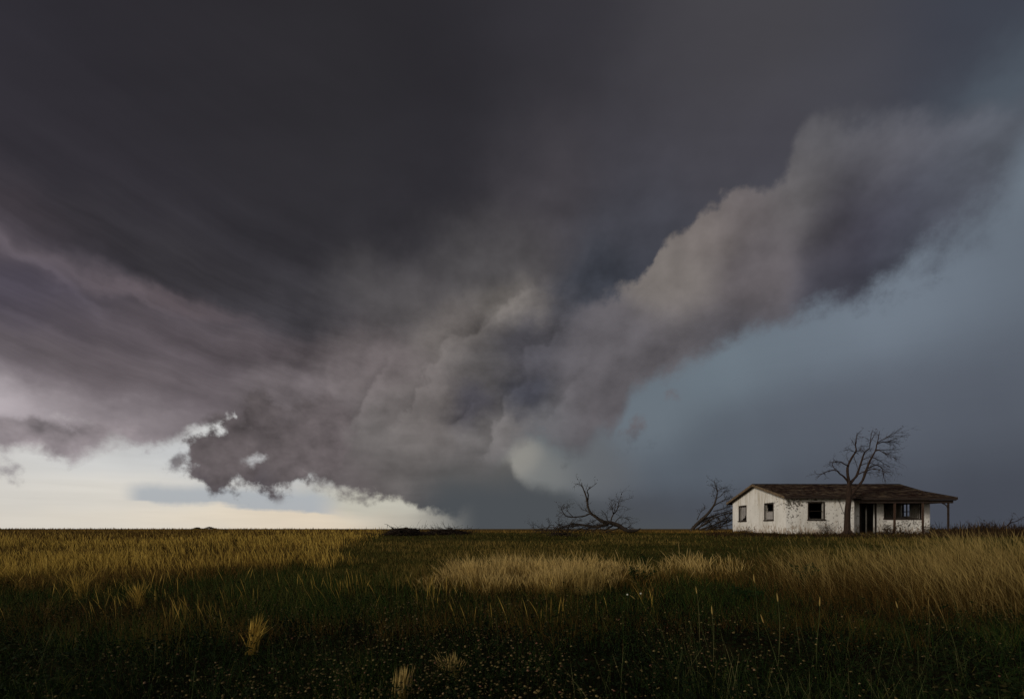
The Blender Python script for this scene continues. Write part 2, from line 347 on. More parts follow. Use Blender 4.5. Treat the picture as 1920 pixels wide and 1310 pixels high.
sun_data = bpy.data.lights.new('sun', 'SUN')
sun_data.energy = 1.5
sun_data.angle = math.radians(11.0)
sun_data.color = (1.0, 0.90, 0.76)
sun = bpy.data.objects.new('sun', sun_data)
scene.collection.objects.link(sun)
sa, se = math.radians(SUN_AZ), math.radians(SUN_EL)
to_sun = Vector((math.sin(sa) * math.cos(se), math.cos(sa) * math.cos(se), math.sin(se)))
sun.rotation_euler = to_sun.to_track_quat('Z', 'Y').to_euler()
sun.location = to_sun * 60

# render hygiene: most of the frame is a noiseless sky
scene.cycles.use_adaptive_sampling = True
scene.cycles.adaptive_threshold = 0.012
scene.cycles.adaptive_min_samples = 10
scene.cycles.use_denoising = True
scene.cycles.max_bounces = 6
scene.cycles.diffuse_bounces = 3
scene.cycles.transparent_max_bounces = 6

C = scene.collection
rng = np.random.default_rng(41)
random.seed(41)

# =====================================================================
# MATERIALS
# =====================================================================
def new_mat(name):
    m = bpy.data.materials.new(name); m.use_nodes = True
    t = m.node_tree; t.nodes.clear()
    out = t.nodes.new('ShaderNodeOutputMaterial')
    p = t.nodes.new('ShaderNodeBsdfPrincipled')
    p.inputs['Roughness'].default_value = 0.85
    p.inputs['Specular IOR Level'].default_value = 0.2
    t.links.new(p.outputs[0], out.inputs['Surface'])
    return m, NB(t), p, out

def ramp(b, fac, stops):
    n = b.t.nodes.new('ShaderNodeValToRGB'); cr = n.color_ramp
    while len(cr.elements) < len(stops): cr.elements.new(0.5)
    for e, (pos, col) in zip(cr.elements, stops):
        e.position = pos; e.color = (*col, 1.0)
    b._in(n.inputs[0], fac)
    return n.outputs[0]

def bump(b, p, height, strength=0.4, distance=0.02):
    n = b.t.nodes.new('ShaderNodeBump')
    n.inputs['Strength'].default_value = strength; n.inputs['Distance'].default_value = distance
    b._in(n.inputs['Height'], height)
    b.t.links.new(n.outputs[0], p.inputs['Normal'])

def attr(b, name):
    n = b.t.nodes.new('ShaderNodeAttribute'); n.attribute_name = name
    return n.outputs['Fac']

def mat_plant(name, stops, tip=None, tip_from=0.55, trans=0.25):
    """Leaf / blade material: colour chosen per blade ('tint'), drier towards the tip ('along')."""
    m, b, p, out = new_mat(name)
    col = ramp(b, attr(b, 'tint'), stops)
    if tip:
        f = b.smooth(attr(b, 'along'), tip_from, 1.0)
        col = b.mixc(f, col, (*tip, 1.0))
    b.t.links.new(col, p.inputs['Base Color'])
    tr = b.t.nodes.new('ShaderNodeBsdfTranslucent')
    b.t.links.new(col, tr.inputs['Color'])
    mx = b.t.nodes.new('ShaderNodeMixShader'); mx.inputs[0].default_value = trans
    b.t.links.new(p.outputs[0], mx.inputs[1]); b.t.links.new(tr.outputs[0], mx.inputs[2])
    b.t.links.new(mx.outputs[0], out.inputs['Surface'])
    p.inputs['Specular IOR Level'].default_value = 0.12
    return m

def obj_co(b):
    return b.t.nodes.new('ShaderNodeTexCoord').outputs['Object']

def world_co(b):
    return b.t.nodes.new('ShaderNodeNewGeometry').outputs['Position']

def mat_simple(name, c1, c2, scale=8.0, rough=0.85, bstr=0.3, spec=0.2, stretch=(1, 1, 1), detail=6.0):
    m, b, p, out = new_mat(name)
    co = b.v('MULTIPLY', world_co(b), stretch)
    n = b.noise(co, scale, detail, 0.62)
    b.t.links.new(ramp(b, n, [(0.3, c1), (0.7, c2)]), p.inputs['Base Color'])
    p.inputs['Roughness'].default_value = rough
    p.inputs['Specular IOR Level'].default_value = spec
    bump(b, p, n, bstr, 0.02)
    return m

M = {}
M['gold'] = mat_plant('dry_gold_grass', [(0.0, (.14, .09, .016)), (.4, (.31, .20, .038)), (.75, (.44, .295, .058)), (1.0, (.54, .38, .09))], tip=(.54, .37, .08))
M['plume'] = mat_plant('pale_plume_grass', [(0.0, (.20, .13, .032)), (.5, (.36, .25, .074)), (1.0, (.48, .35, .12))], tip=(.56, .41, .165), tip_from=.4)
M['straw'] = mat_plant('straw_grass', [(0.0, (.15, .102, .027)), (.4, (.27, .19, .057)), (.75, (.36, .26, .088)), (1.0, (.44, .33, .125))], tip=(.44, .325, .12))
M['rust'] = mat_plant('rust_field_grass', [(0.0, (.034, .020, .005)), (.35, (.090, .052, .012)), (.7, (.18, .108, .025)), (1.0, (.28, .18, .044))])
M['olive'] = mat_plant('olive_short_grass', [(0.0, (.020, .029, .006)), (.4, (.048, .052, .010)), (.7, (.125, .092, .022)), (1.0, (.23, .16, .044))])
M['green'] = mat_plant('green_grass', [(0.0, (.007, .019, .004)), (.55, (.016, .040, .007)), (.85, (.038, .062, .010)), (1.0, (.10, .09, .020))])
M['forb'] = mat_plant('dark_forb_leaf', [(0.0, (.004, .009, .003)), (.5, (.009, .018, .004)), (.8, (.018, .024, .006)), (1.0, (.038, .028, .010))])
M['dark_weed'] = mat_plant('dead_brown_weed', [(0.0, (.016, .009, .005)), (.6, (.038, .021, .010)), (1.0, (.085, .052, .022))])
M['stalk'] = mat_plant('green_stalk', [(0.0, (.030, .045, .014)), (.6, (.065, .080, .026)), (1.0, (.13, .12, .05))])
M['seed'] = mat_plant('flower_seed_head', [(0.0, (.022, .016, .007)), (.4, (.060, .043, .017)), (.75, (.115, .088, .034)), (.92, (.165, .128, .052)), (.96, (.13, .050, .036)), (1.0, (.25, .19, .10))], trans=0.0)
M['white_petal'] = mat_plant('white_petal', [(0.0, (.55, .55, .48)), (1.0, (.7, .7, .62))], trans=.2)
M['leaf'] = mat_plant('weed_leaf', [(0.0, (.008, .020, .006)), (1.0, (.022, .048, .012))])

M['bark'] = mat_simple('dead_bark', (.014, .009, .007), (.045, .028, .020), 14.0, 0.9, 0.6, stretch=(1, 1, .25))
M['bark_grey'] = mat_simple('weathered_fallen_bark', (.018, .014, .012), (.055, .042, .032), 12.0, 0.9, 0.6)
M['twig'] = mat_simple('dry_twig', (.016, .011, .009), (.040, .028, .020), 9.0, 0.9, 0.2)
M['brush'] = mat_simple('dead_brush', (.010, .007, .005), (.030, .019, .012), 9.0, 0.95, 0.2)
M['wood_dark'] = mat_simple('weathered_dark_timber', (.014, .010, .009), (.045, .031, .024), 16.0, 0.85, 0.4, stretch=(1, 1, .15))
M['wood_post'] = mat_simple('rust_brown_post_timber', (.028, .017, .012), (.080, .047, .032), 16.0, 0.85, 0.4, stretch=(1, 1, .15))
M['rake'] = mat_simple('peeling_rake_board', (.070, .048, .030), (.21, .155, .098), 7.0, 0.85, 0.4)
M['soffit'] = mat_simple('stained_soffit', (.018, .013, .010), (.050, .037, .027), 5.0, 0.9, 0.2)
M['sash'] = mat_simple('flaking_window_sash', (.07, .065, .058), (.20, .185, .165), 9.0, 0.8, 0.2)
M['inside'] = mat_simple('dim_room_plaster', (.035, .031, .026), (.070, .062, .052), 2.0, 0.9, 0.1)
M['boards'] = mat_simple('bare_floor_boards', (.035, .026, .018), (.085, .062, .042), 5.0, 0.8, 0.2)
M['concrete'] = mat_simple('cracked_porch_concrete', (.16, .145, .12), (.29, .265, .225), 3.0, 0.9, 0.3)
M['door'] = mat_simple('dark_stained_door', (.010, .008, .007), (.026, .019, .015), 6.0, 0.7, 0.2, stretch=(1, 1, .2))
M['curtain'] = mat_simple('grey_window_blind', (.26, .25, .25), (.40, .385, .38), 3.0, 0.9, 0.1)

def mat_wall():
    m, b, p, out = new_mat('peeling_white_stucco')
    W = world_co(b)
    x, y, z = b.sep(W)
    base = ramp(b, b.noise(W, 0.9, 6.0, 0.6), [(0.25, (.66, .65, .62)), (0.5, (.77, .765, .745)), (0.75, (.81, .80, .785))])
    # cooler, thinner paint on the front left panel
    tone = b.noise(b.v('MULTIPLY', W, (1.3, 1.3, .22)), 1.1, 4.0, 0.55)
    base = b.mixc(b.smooth(tone, 0.46, 0.70, 0.0, 0.55), base, (.50, .475, .43, 1))
    # yellow-brown runs under the eaves, dirt splash over the footing
    runs = b.noise(b.v('MULTIPLY', W, (5.0, 5.0, .30)), 1.6, 4.0, 0.6)
    f_run = b.mul(b.smooth(runs, 0.50, 0.68), b.smooth(z, 2.7, 3.7, 0.0, 0.75))
    base = b.mixc(f_run, base, (.36, .29, .17, 1))
    splash = b.noise(b.v('MULTIPLY', W, (2.2, 2.2, 1.1)), 2.4, 6.0, 0.65)
    f_sp = b.mul(b.smooth(b.sub(splash, b.mul(b.sub(z, 1.15), 0.24)), 0.33, 0.53), 0.70)
    base = b.mixc(f_sp, base, (.24, .155, .085, 1))
    # flaked patches: clustered by a large mask at the front wall's left end and low along the porch
    spots = b.noise(W, 7.5, 5.0, 0.62)
    e1 = b.v('LENGTH', b.v('MULTIPLY', b.v('SUBTRACT', W, (19.15, 33.7, 3.30)), (.80, .15, 2.6)))
    e2 = b.v('LENGTH', b.v('MULTIPLY', b.v('SUBTRACT', W, (19.0, 33.7, 2.75)), (1.2, .15, 1.15)))
    e3 = b.v('LENGTH', b.v('MULTIPLY', b.v('SUBTRACT', W, (27.6, 34.6, 1.9)), (.55, .15, 1.5)))
    near = b.m('MAXIMUM', b.smooth(e1, 1.15, 0.2, 0.0, 0.15), b.m('MAXIMUM', b.smooth(e2, 1.2, 0.1, 0.0, 0.06), b.smooth(e3, 1.2, 0.2, 0.0, 0.08)))
    front = b.smooth(x, 18.62, 18.66, 0.0, 0.065)
    flake = b.smooth(b.add(spots, b.add(near, front)), 0.665, 0.70)
    base = b.mixc(b.mul(flake, 0.9), base, (.085, .072, .062, 1))
    b.t.links.new(base, p.inputs['Base Color'])
    p.inputs['Roughness'].default_value = 0.9
    bump(b, p, b.add(b.noise(W, 30.0, 5.0, 0.6), b.mul(flake, -0.8)), 0.35, 0.02)
    return m
M['wall'] = mat_wall()

def mat_roof():
    m, b, p, out = new_mat('weathered_brown_shingle')
    W = world_co(b)
    rnd = attr(b, 'tint')
    big = b.noise(b.v('MULTIPLY', W, (.30, 1.2, 2.2)), 1.5, 6.0, 0.62)
    c = ramp(b, b.m('MULTIPLY_ADD', rnd, 0.26, b.mul(big, 0.80)), [(0.26, (.014, .008, .007)), (0.46, (.028, .015, .012)), (0.58, (.058, .039, .027)), (0.74, (.15, .115, .08))])
    b.t.links.new(c, p.inputs['Base Color'])
    p.inputs['Roughness'].default_value = 0.95
    p.inputs['Specular IOR Level'].default_value = 0.08
    bump(b, p, b.noise(W, 40.0, 4.0, 0.6), 0.5, 0.01)
    return m
M['roof'] = mat_roof()

def mat_glass():
    m, b, p, out = new_mat('dusty_window_glass')
    W = world_co(b)
    p.inputs['Base Color'].default_value = (.30, .31, .32, 1)
    p.inputs['Roughness'].default_value = 0.10
    p.inputs['Specular IOR Level'].default_value = 0.6
    p.inputs['Alpha'].default_value = 1.0
    g = b.t.nodes.new('ShaderNodeBsdfTransparent')
    mx = b.t.nodes.new('ShaderNodeMixShader')
    dust = b.noise(W, 6.0, 4.0, 0.6)
    b._in(mx.inputs[0], b.smooth(dust, 0.3, 0.8, 0.25, 0.6))
    b.t.links.new(g.outputs[0], mx.inputs[1]); b.t.links.new(p.outputs[0], mx.inputs[2])
    b.t.links.new(mx.outputs[0], out.inputs['Surface'])
    return m
M['glass'] = mat_glass()

def mat_ground():
    m, b, p, out = new_mat('prairie_soil_and_thatch')
    W = world_co(b)
    x, y, z = b.sep(W)
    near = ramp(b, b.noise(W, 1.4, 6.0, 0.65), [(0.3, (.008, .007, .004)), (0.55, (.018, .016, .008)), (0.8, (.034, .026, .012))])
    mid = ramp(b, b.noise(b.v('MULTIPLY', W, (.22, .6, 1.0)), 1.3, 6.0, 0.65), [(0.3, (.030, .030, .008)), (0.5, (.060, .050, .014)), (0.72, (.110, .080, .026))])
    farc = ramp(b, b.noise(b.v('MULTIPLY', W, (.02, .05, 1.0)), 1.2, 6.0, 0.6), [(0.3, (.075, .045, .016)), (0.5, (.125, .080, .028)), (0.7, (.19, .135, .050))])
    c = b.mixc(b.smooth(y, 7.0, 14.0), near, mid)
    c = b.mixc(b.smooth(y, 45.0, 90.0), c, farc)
    b.t.links.new(c, p.inputs['Base Color'])
    p.inputs['Roughness'].default_value = 1.0
    p.inputs['Specular IOR Level'].default_value = 0.0
    bump(b, p, b.noise(W, 9.0, 5.0, 0.65), 0.8, 0.06)
    return m
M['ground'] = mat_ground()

# =====================================================================
# OBJECT HELPERS
# =====================================================================
def tag(o, label=None, cat=None, group=None, kind=None):
    if label: o['label'] = label
    if cat: o['category'] = cat
    if group: o['group'] = group
    if kind: o['kind'] = kind
    return o

BASE = {}
def empty(name, loc, label, cat, group=None):
    o = bpy.data.objects.new(name, None); C.objects.link(o)
    o.location = loc; o.empty_display_size = 0.3
    BASE[o.name] = Vector(loc)
    return tag(o, label, cat, group)

def link(name, me, mat, parent=None):
    o = bpy.data.objects.new(name, me); C.objects.link(o)
    if mat: me.materials.append(M[mat])
    if parent:
        attach(o, parent)
    return o

def attach(o, parent):
    o.parent = parent
    if parent.type == 'EMPTY': o.matrix_parent_inverse = Matrix.Translation(-BASE[parent.name])

def mesh_obj(name, V, F, mat, parent=None, smooth=False):
    me = bpy.data.meshes.new(name)
    me.from_pydata([tuple(v) for v in V], [], F)
    if smooth: me.shade_smooth()
    me.update()
    return link(name, me, mat, parent)

def np_mesh(name, V, loops, starts, attrs, mat, parent=None):
    """Fast mesh from numpy arrays: V (n,3), flat loop indices, loop starts, per-point float attributes."""
    me = bpy.data.meshes.new(name)
    me.vertices.add(len(V)); me.vertices.foreach_set('co', V.astype(np.float32).ravel())
    me.loops.add(len(loops)); me.loops.foreach_set('vertex_index', loops.astype(np.int32))
    me.polygons.add(len(starts)); me.polygons.foreach_set('loop_start', starts.astype(np.int32))
    for k, a in attrs.items():
        at = me.attributes.new(k, 'FLOAT', 'POINT'); at.data.foreach_set('value', a.astype(np.float32))
    me.update(calc_edges=True)
    return link(name, me, mat, parent)

class MB:
    """Collects boxes, prisms and tubes; build() links them as one mesh object."""
    def __init__(self): self.V = []; self.F = []
    def box(self, x0, x1, y0, y1, z0, z1):
        n = len(self.V)
        self.V += [(x, y, z) for z in (z0, z1) for y in (y0, y1) for x in (x0, x1)]
        self.F += [tuple(n + i for i in f) for f in ((0, 2, 3, 1), (4, 5, 7, 6), (0, 1, 5, 4), (2, 6, 7, 3), (0, 4, 6, 2), (1, 3, 7, 5))]
        return self
    def hexa(self, pts):
        """8 points: bottom four (ccw), top four."""
        n = len(self.V); self.V += [tuple(p) for p in pts]
        self.F += [tuple(n + i for i in f) for f in ((3, 2, 1, 0), (4, 5, 6, 7), (0, 1, 5, 4), (1, 2, 6, 5), (2, 3, 7, 6), (3, 0, 4, 7))]
        return self
    def prism(self, poly, axis, a0, a1):
        """Extrude a polygon given in the two other axes along axis ('x')."""
        n = len(self.V); k = len(poly)
        for a in (a0, a1):
            for u, w in poly: self.V.append((a, u, w) if axis == 'x' else (u, a, w))
        self.F.append(tuple(range(n + k - 1, n - 1, -1))); self.F.append(tuple(range(n + k, n + 2 * k)))
        for i in range(k):
            j = (i + 1) % k
            self.F.append((n + i, n + j, n + k + j, n + k + i))
        return self
    def tube(self, pts, radii, sides=6, cap=True):
        pts = [Vector(p) for p in pts]
        n0 = len(self.V)
        up = Vector((0.31, 0.2, 0.93))
        for i, (p, r) in enumerate(zip(pts, radii)):
            d = (pts[min(i + 1, len(pts) - 1)] - pts[max(i - 1, 0)])
            if d.length < 1e-6: d = Vector((0, 0, 1))
            d.normalize()
            a = d.cross(up)
            if a.length < 1e-3: a = d.cross(Vector((1, 0, 0)))
            a.normalize(); c = d.cross(a)
            for s in range(sides):
                t = 2 * math.pi * s / sides
                q = p + (a * math.cos(t) + c * math.sin(t)) * r
                self.V.append((q.x, q.y, q.z))
        for i in range(len(pts) - 1):
            for s in range(sides):
                a0 = n0 + i * sides + s; a1 = n0 + i * sides + (s + 1) % sides
                self.F.append((a0, a1, a1 + sides, a0 + sides))
        if cap:
            self.F.append(tuple(n0 + s for s in range(sides - 1, -1, -1)))
            e = n0 + (len(pts) - 1) * sides
            self.F.append(tuple(e + s for s in range(sides)))
        return self
    def build(self, name, mat, parent=None, smooth=False):
        return mesh_obj(name, self.V, self.F, mat, parent, smooth)

# =====================================================================
# TERRAIN
# =====================================================================
def sstep(x, a, b):
    t = np.clip((x - a) / (b - a), 0, 1); return t * t * (3 - 2 * t)

def ground_z(X, Y):
    X = np.asarray(X, float); Y = np.asarray(Y, float)
    Yp = np.maximum(Y, 0.0)
    left = 1.53 * (1 - np.exp(-Yp / 40.0))
    k = 0.036 * Yp
    right = 1.235 - np.log1p(np.exp(np.clip((1.235 - k) / 0.075, -40, 40))) * 0.075 + 0.036 * 0
    right = right + 0.03 * sstep(Yp, 30, 42) - 1.1 * sstep(Yp, 58, 160)
    s = X / np.maximum(Yp, 12.0)
    w = sstep(s, -0.42, -0.24)
    g = left * (1 - w) + right * w
    amp = 0.03 * sstep(Yp, 3, 9) * (1 - sstep(Yp, 30, 60))
    g = g + amp * (np.sin(X * 0.9 + 1.3 * np.sin(Y * 0.37)) * np.cos(Y * 0.61 + 0.5) + 0.6 * np.sin(X * 0.33 + Y * 0.21))
    return g

def px_ground(px, py):
    """Where the view ray through a photo pixel meets the terrain."""
    px = np.asarray(px, float); py = np.asarray(py, float)
    s = (px - CX) / FPX; t = (HY - py) / FPX
    lo = np.full(px.shape, 1.5); hi = np.full(px.shape, 1.5); done = np.zeros(px.shape, bool)
    Y = np.full(px.shape, 400.0)
    yy = np.geomspace(1.5, 400.0, 220)
    prev = yy[0]
    for y in yy[1:]:
        under = (CAM_H + t * y) < ground_z(s * y, np.full(px.shape, y))
        new = under & ~done
        lo[new] = prev; hi[new] = y; done |= new
        prev = y
    for _ in range(18):
        mid = (lo + hi) / 2
        under = (CAM_H + t * mid) < ground_z(s * mid, mid)
        hi = np.where(under, mid, hi); lo = np.where(under, lo, mid)
    Y = np.where(done, hi, np.nan)
    return s * Y, Y

def build_ground():
    ys = np.unique(np.concatenate([np.linspace(-60, 2, 24), np.linspace(2, 14, 70), np.geomspace(14, 70, 90), np.geomspace(70, 9000, 60)]))
    us = np.concatenate([-np.geomspace(14, 1.25, 14), np.linspace(-1.2, 1.2, 170), np.geomspace(1.25, 14, 14)])
    V = []
    for y in ys:
        w = max(y, 8.0)
        X = us * w
        Z = ground_z(X, np.full(X.shape, y))
        V.append(np.stack([X, np.full(X.shape, y), Z], 1))
    V = np.concatenate(V); n = len(us)
    i, j = np.meshgrid(np.arange(len(ys) - 1), np.arange(n - 1), indexing='ij')
    a = (i * n + j).ravel()
    q = np.stack([a, a + 1, a + n + 1, a + n], 1)
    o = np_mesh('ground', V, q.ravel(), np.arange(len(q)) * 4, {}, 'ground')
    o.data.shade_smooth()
    tag(o, 'dark prairie ground rising gently towards the house', kind='structure')
build_ground()

def at(px, py, Y):
    """World point seen at a photo pixel at depth Y."""
    return Vector(((px - CX) / FPX * Y, Y, CAM_H + (HY - py) / FPX * Y))
def xp(px, Y): return (px - CX) / FPX * Y
def gz(x, y): return float(ground_z(x, y))

# =====================================================================
# THE HOUSE
# =====================================================================
HX0, HX1 = 18.60, 29.20           # outer faces, left and right
HYF, HYP, HYB = 33.70, 34.65, 41.80   # front wall, recessed porch wall, back wall
HXM = 23.25                       # where the porch begins
FL = 1.22                         # floor level
TH = 0.20
RIDGE_Y, RIDGE_Z = 37.75, 4.92
WT = 3.80                         # wall top

house = empty('farmhouse', (HX0, HYF, FL - .05), 'abandoned low white stucco farmhouse with brown gable roof and corner porch', 'house')

def roof_z(y):
    """Underside height of the main roof planes."""
    if y <= RIDGE_Y: return 3.73 + (y - 33.30) * (RIDGE_Z - 3.73) / (RIDGE_Y - 33.30)
    return 3.73 + (42.20 - y) * (RIDGE_Z - 3.73) / (42.20 - RIDGE_Y)

def wall_with_holes(name, along, fixed0, fixed1, a0, a1, z0, z1, holes, label=None):
    """Wall slab with rectangular openings; along = 'x' or 'y'."""
    cuts = sorted({a0, a1, *[h[0] for h in holes], *[h[1] for h in holes]})
    mb = MB()
    for u0, u1 in zip(cuts[:-1], cuts[1:]):
        um = (u0 + u1) / 2
        spans = sorted([(h[2], h[3]) for h in holes if h[0] <= um <= h[1]])
        z = z0
        for h0, h1 in spans + [(z1, z1)]:
            if h0 > z + 1e-4:
                if along == 'x': mb.box(u0, u1, fixed0, fixed1, z, h0)
                else: mb.box(fixed0, fixed1, u0, u1, z, h0)
            z = h1
    # merge the little slabs so no inner faces stay between them
    bm = bmesh.new()
    vs_ = [bm.verts.new(v) for v in mb.V]
    for f in mb.F: bm.faces.new([vs_[i] for i in f])
    bmesh.ops.remove_doubles(bm, verts=bm.verts, dist=1e-4)
    seen = {}
    for f in list(bm.faces):
        key = tuple(sorted(v.index for v in f.verts)) if False else tuple(sorted((round(v.co.x, 3), round(v.co.y, 3), round(v.co.z, 3)) for v in f.verts))
        if key in seen:
            if seen[key].is_valid: bm.faces.remove(seen[key])
            bm.faces.remove(f)
        else: seen[key] = f
    me = bpy.data.meshes.new(name); bm.to_mesh(me); bm.free()
    o = link(name, me, 'wall', house)
    if label: o['label'] = label
    return o

WZ0 = 0.85
GW1 = (39.40, 40.58, 2.20, 3.36)     # gable windows: y range, z range
GW2 = (35.32, 36.46, 2.20, 3.36)
FW = (20.16, 21.17, 2.20, 3.33)      # front window
PW = (26.04, 28.50, 2.28, 3.36)      # wide porch window
DR = (24.34, 25.38, FL, 3.30)        # door opening
SW = (36.20, 36.98, 2.44, 3.38)      # side window in the right wall

# gable wall: slab plus a triangular head
gw = wall_with_holes('gable_wall', 'y', HX0, HX0 + TH, HYF, HYB, WZ0, WT - .02, [GW1, GW2], 'sunlit cream gable wall with two small windows')
MB().prism([(HYF, WT - .02), (HYB, WT - .02), (HYB, roof_z(HYB) - .01), (RIDGE_Y, RIDGE_Z - .03), (HYF, roof_z(HYF) - .01)], 'x', HX0, HX0 + TH).build('gable_head', 'wall', house)
wall_with_holes('front_wall', 'x', HYF + .001, HYF + TH, HX0 + TH, HXM, WZ0, WT, [FW], 'grey white front wall with flaked dark patches')
wall_with_holes('porch_wall', 'x', HYP, HYP + TH, HXM, HX1 - TH, WZ0, WT + .1, [DR, PW], 'shaded wall under the porch roof, stained low down')
wall_with_holes('porch_side_wall', 'y', HXM - TH, HXM, HYF + TH, HYP + TH, WZ0, WT, [])
wall_with_holes('side_wall', 'y', HX1 - TH, HX1, HYP, HYB, WZ0, WT, [SW])
MB().prism([(HYP, WT), (HYB, WT), (HYB, roof_z(HYB) - .01), (RIDGE_Y, RIDGE_Z - .08), (35.6, 4.13), (HYP, 3.93)], 'x', HX1 - TH, HX1).build('gable_head', 'wall', house)
wall_with_holes('back_wall', 'x', HYB - TH, HYB - .001, HX0 + TH, HX1 - TH, WZ0, WT, [])
# rooms behind the openings
MB().box(HX0 + TH + .003, HX1 - TH - .003, HYP + TH + .003, HYB - TH - .003, FL - .1, FL).build('floor_boards', 'boards', house)
MB().box(HX0 + TH + .003, HX1 - TH - .003, HYF + TH + .003, HYB - TH - .003, WT - .12, WT - .06).build('room_ceiling', 'inside', house)
MB().box(HX0 + TH + .003, HX1 - TH - .003, 38.5, 38.6, FL, WT - .13).build('partition_wall', 'inside', house)
MB().box(23.9, 24.0, HYP + TH + .003, 38.497, FL, WT - .13).build('partition_wall', 'inside', house)

# --- roof: slopes, shingle courses, boards
RX0, RX1 = 18.28, 29.50
EZ = 3.73
roof = empty('roof', (RX0, RIDGE_Y, RIDGE_Z), 'brown weathered shingle roof', None)
del roof['label']
attach(roof, house)

def slope(name, x0, x1, prof, t=0.09):
    """Deck slab following a profile [(y, z)...] from ridge to eave."""
    mb = MB()
    for (ya, za), (yb, zb) in zip(prof[:-1], prof[1:]):
        mb.hexa([(x0, yb, zb - t), (x1, yb, zb - t), (x1, ya, za - t), (x0, ya, za - t), (x0, yb, zb), (x1, yb, zb), (x1, ya, za), (x0, ya, za)])
    return mb.build(name, 'soffit', roof)

def shingles(name, x0, x1, prof, seed):
    r = random.Random(seed)
    V, F, T = [], [], []
    for (ya, za), (yb, zb) in zip(prof[:-1], prof[1:]):
        L = math.hypot(yb - ya, zb - za); n = max(1, int(L / 0.165))
        d = Vector((0, yb - ya, zb - za)).normalized()
        nrm = Vector((0, -d.z, d.y)) if d.y > 0 else Vector((0, d.z, -d.y))
        if nrm.z < 0: nrm = -nrm
        for i in range(n):
            s0 = L * i / n; s1 = L * (i + 1) / n + 0.02
            x = x0 - r.uniform(0, .2)
            while x < x1:
                w = r.uniform(.20, .36)
                a, e = max(x, x0), min(x + w - .012, x1)
                x += w
                if e - a < .03 or r.random() < .022: continue
                slip = r.uniform(-.012, .02) + (r.uniform(.03, .09) if r.random() < .04 else 0)
                lift = r.uniform(.016, .034) + (r.uniform(.01, .05) if r.random() < .06 else 0)
                o = Vector((0, ya, za))
                p0 = o + d * (s0 + slip) + nrm * .010; p1 = o + d * (s1 + slip) + nrm * lift
                q1 = o + d * (s1 + slip) + nrm * .004
                k = len(V)
                V += [(a, p0.y, p0.z), (e, p0.y, p0.z), (e, p1.y, p1.z), (a, p1.y, p1.z), (a, q1.y, q1.z), (e, q1.y, q1.z)]
                F += [(k, k + 1, k + 2, k + 3), (k + 3, k + 2, k + 5, k + 4)]
                T += [r.random()] * 6
    me = bpy.data.meshes.new(name); me.from_pydata(V, [], F)
    at_ = me.attributes.new('tint', 'FLOAT', 'POINT'); at_.data.foreach_set('value', T)
    o = link(name, me, 'roof', roof); o['kind'] = 'stuff'
    return o

prof_f = [(RIDGE_Y, RIDGE_Z), (33.30, EZ)]
prof_p = [(RIDGE_Y, RIDGE_Z - .002), (35.60, 4.24), (32.88, 3.62)]
prof_b = [(RIDGE_Y, RIDGE_Z), (42.20, EZ)]
slope('roof_deck', RX0, HXM - .1, prof_f); shingles('shingles', RX0, HXM - .1, prof_f, 1)
slope('porch_roof_deck', HXM - .09, RX1, prof_p); shingles('shingles', HXM - .09, RX1, prof_p, 2)
slope('roof_deck', RX0, RX1, prof_b); shingles('shingles', RX0, RX1, prof_b, 3)
# ridge cap
mb = MB(); x = RX0
rr = random.Random(5)
while x < RX1 - .05:
    e = min(x + .31, RX1); dz = rr.uniform(0, .012)
    mb.hexa([(x, RIDGE_Y - .14, RIDGE_Z - .005 + dz), (e, RIDGE_Y - .14, RIDGE_Z - .005 + dz), (e, RIDGE_Y + .14, RIDGE_Z - .005 + dz), (x, RIDGE_Y + .14, RIDGE_Z - .005 + dz),
             (x, RIDGE_Y - .02, RIDGE_Z + .045 + dz), (e, RIDGE_Y - .02, RIDGE_Z + .045 + dz), (e, RIDGE_Y + .02, RIDGE_Z + .045 + dz), (x, RIDGE_Y + .02, RIDGE_Z + .045 + dz)])
    x = e + .004
mb.build('ridge_cap', 'wood_dark', roof)
# rake boards and fascias
def sloped_board(name, x0, x1, ya, za, yb, zb, h, mat):
    return MB().hexa([(x0, yb, zb - h), (x1, yb, zb - h), (x1, ya, za - h), (x0, ya, za - h), (x0, yb, zb), (x1, yb, zb), (x1, ya, za), (x0, ya, za)]).build(name, mat, roof)
sloped_board('rake_board', RX0 - .045, RX0 - .003, RIDGE_Y, RIDGE_Z + .03, 33.28, EZ + .03, .17, 'rake')
sloped_board('rake_board', RX0 - .045, RX0 - .003, RIDGE_Y + .002, RIDGE_Z + .03, 42.22, EZ + .03, .17, 'rake')
sloped_board('rake_board', RX1 + .003, RX1 + .045, RIDGE_Y, RIDGE_Z + .03, 35.60, 4.27, .15, 'wood_dark')
sloped_board('rake_board', RX1 + .003, RX1 + .045, 35.598, 4.27, 32.86, 3.65, .16, 'wood_dark')
sloped_board('rake_board', RX1 + .003, RX1 + .045, RIDGE_Y + .002, RIDGE_Z + .03, 42.22, EZ + .03, .15, 'wood_dark')
MB().box(RX0, HXM - .1, 33.255, 33.297, EZ - .15, EZ + .005).build('fascia_board', 'wood_dark', roof)
MB().box(HXM - .09, RX1, 32.835, 32.877, 3.62 - .15, 3.625).build('fascia_board', 'wood_dark', roof)
MB().box(RX0, RX1, 42.203, 42.245, EZ - .15, EZ + .005).build('fascia_board', 'wood_dark', roof)
# rafter tails under the front eave
for i in range(9):
    x = 18.75 + i * .55
    sloped_board('rafter_tail', x, x + .05, HYF, roof_z(HYF) - .095, 33.31, EZ - .095, .10, 'wood_dark')

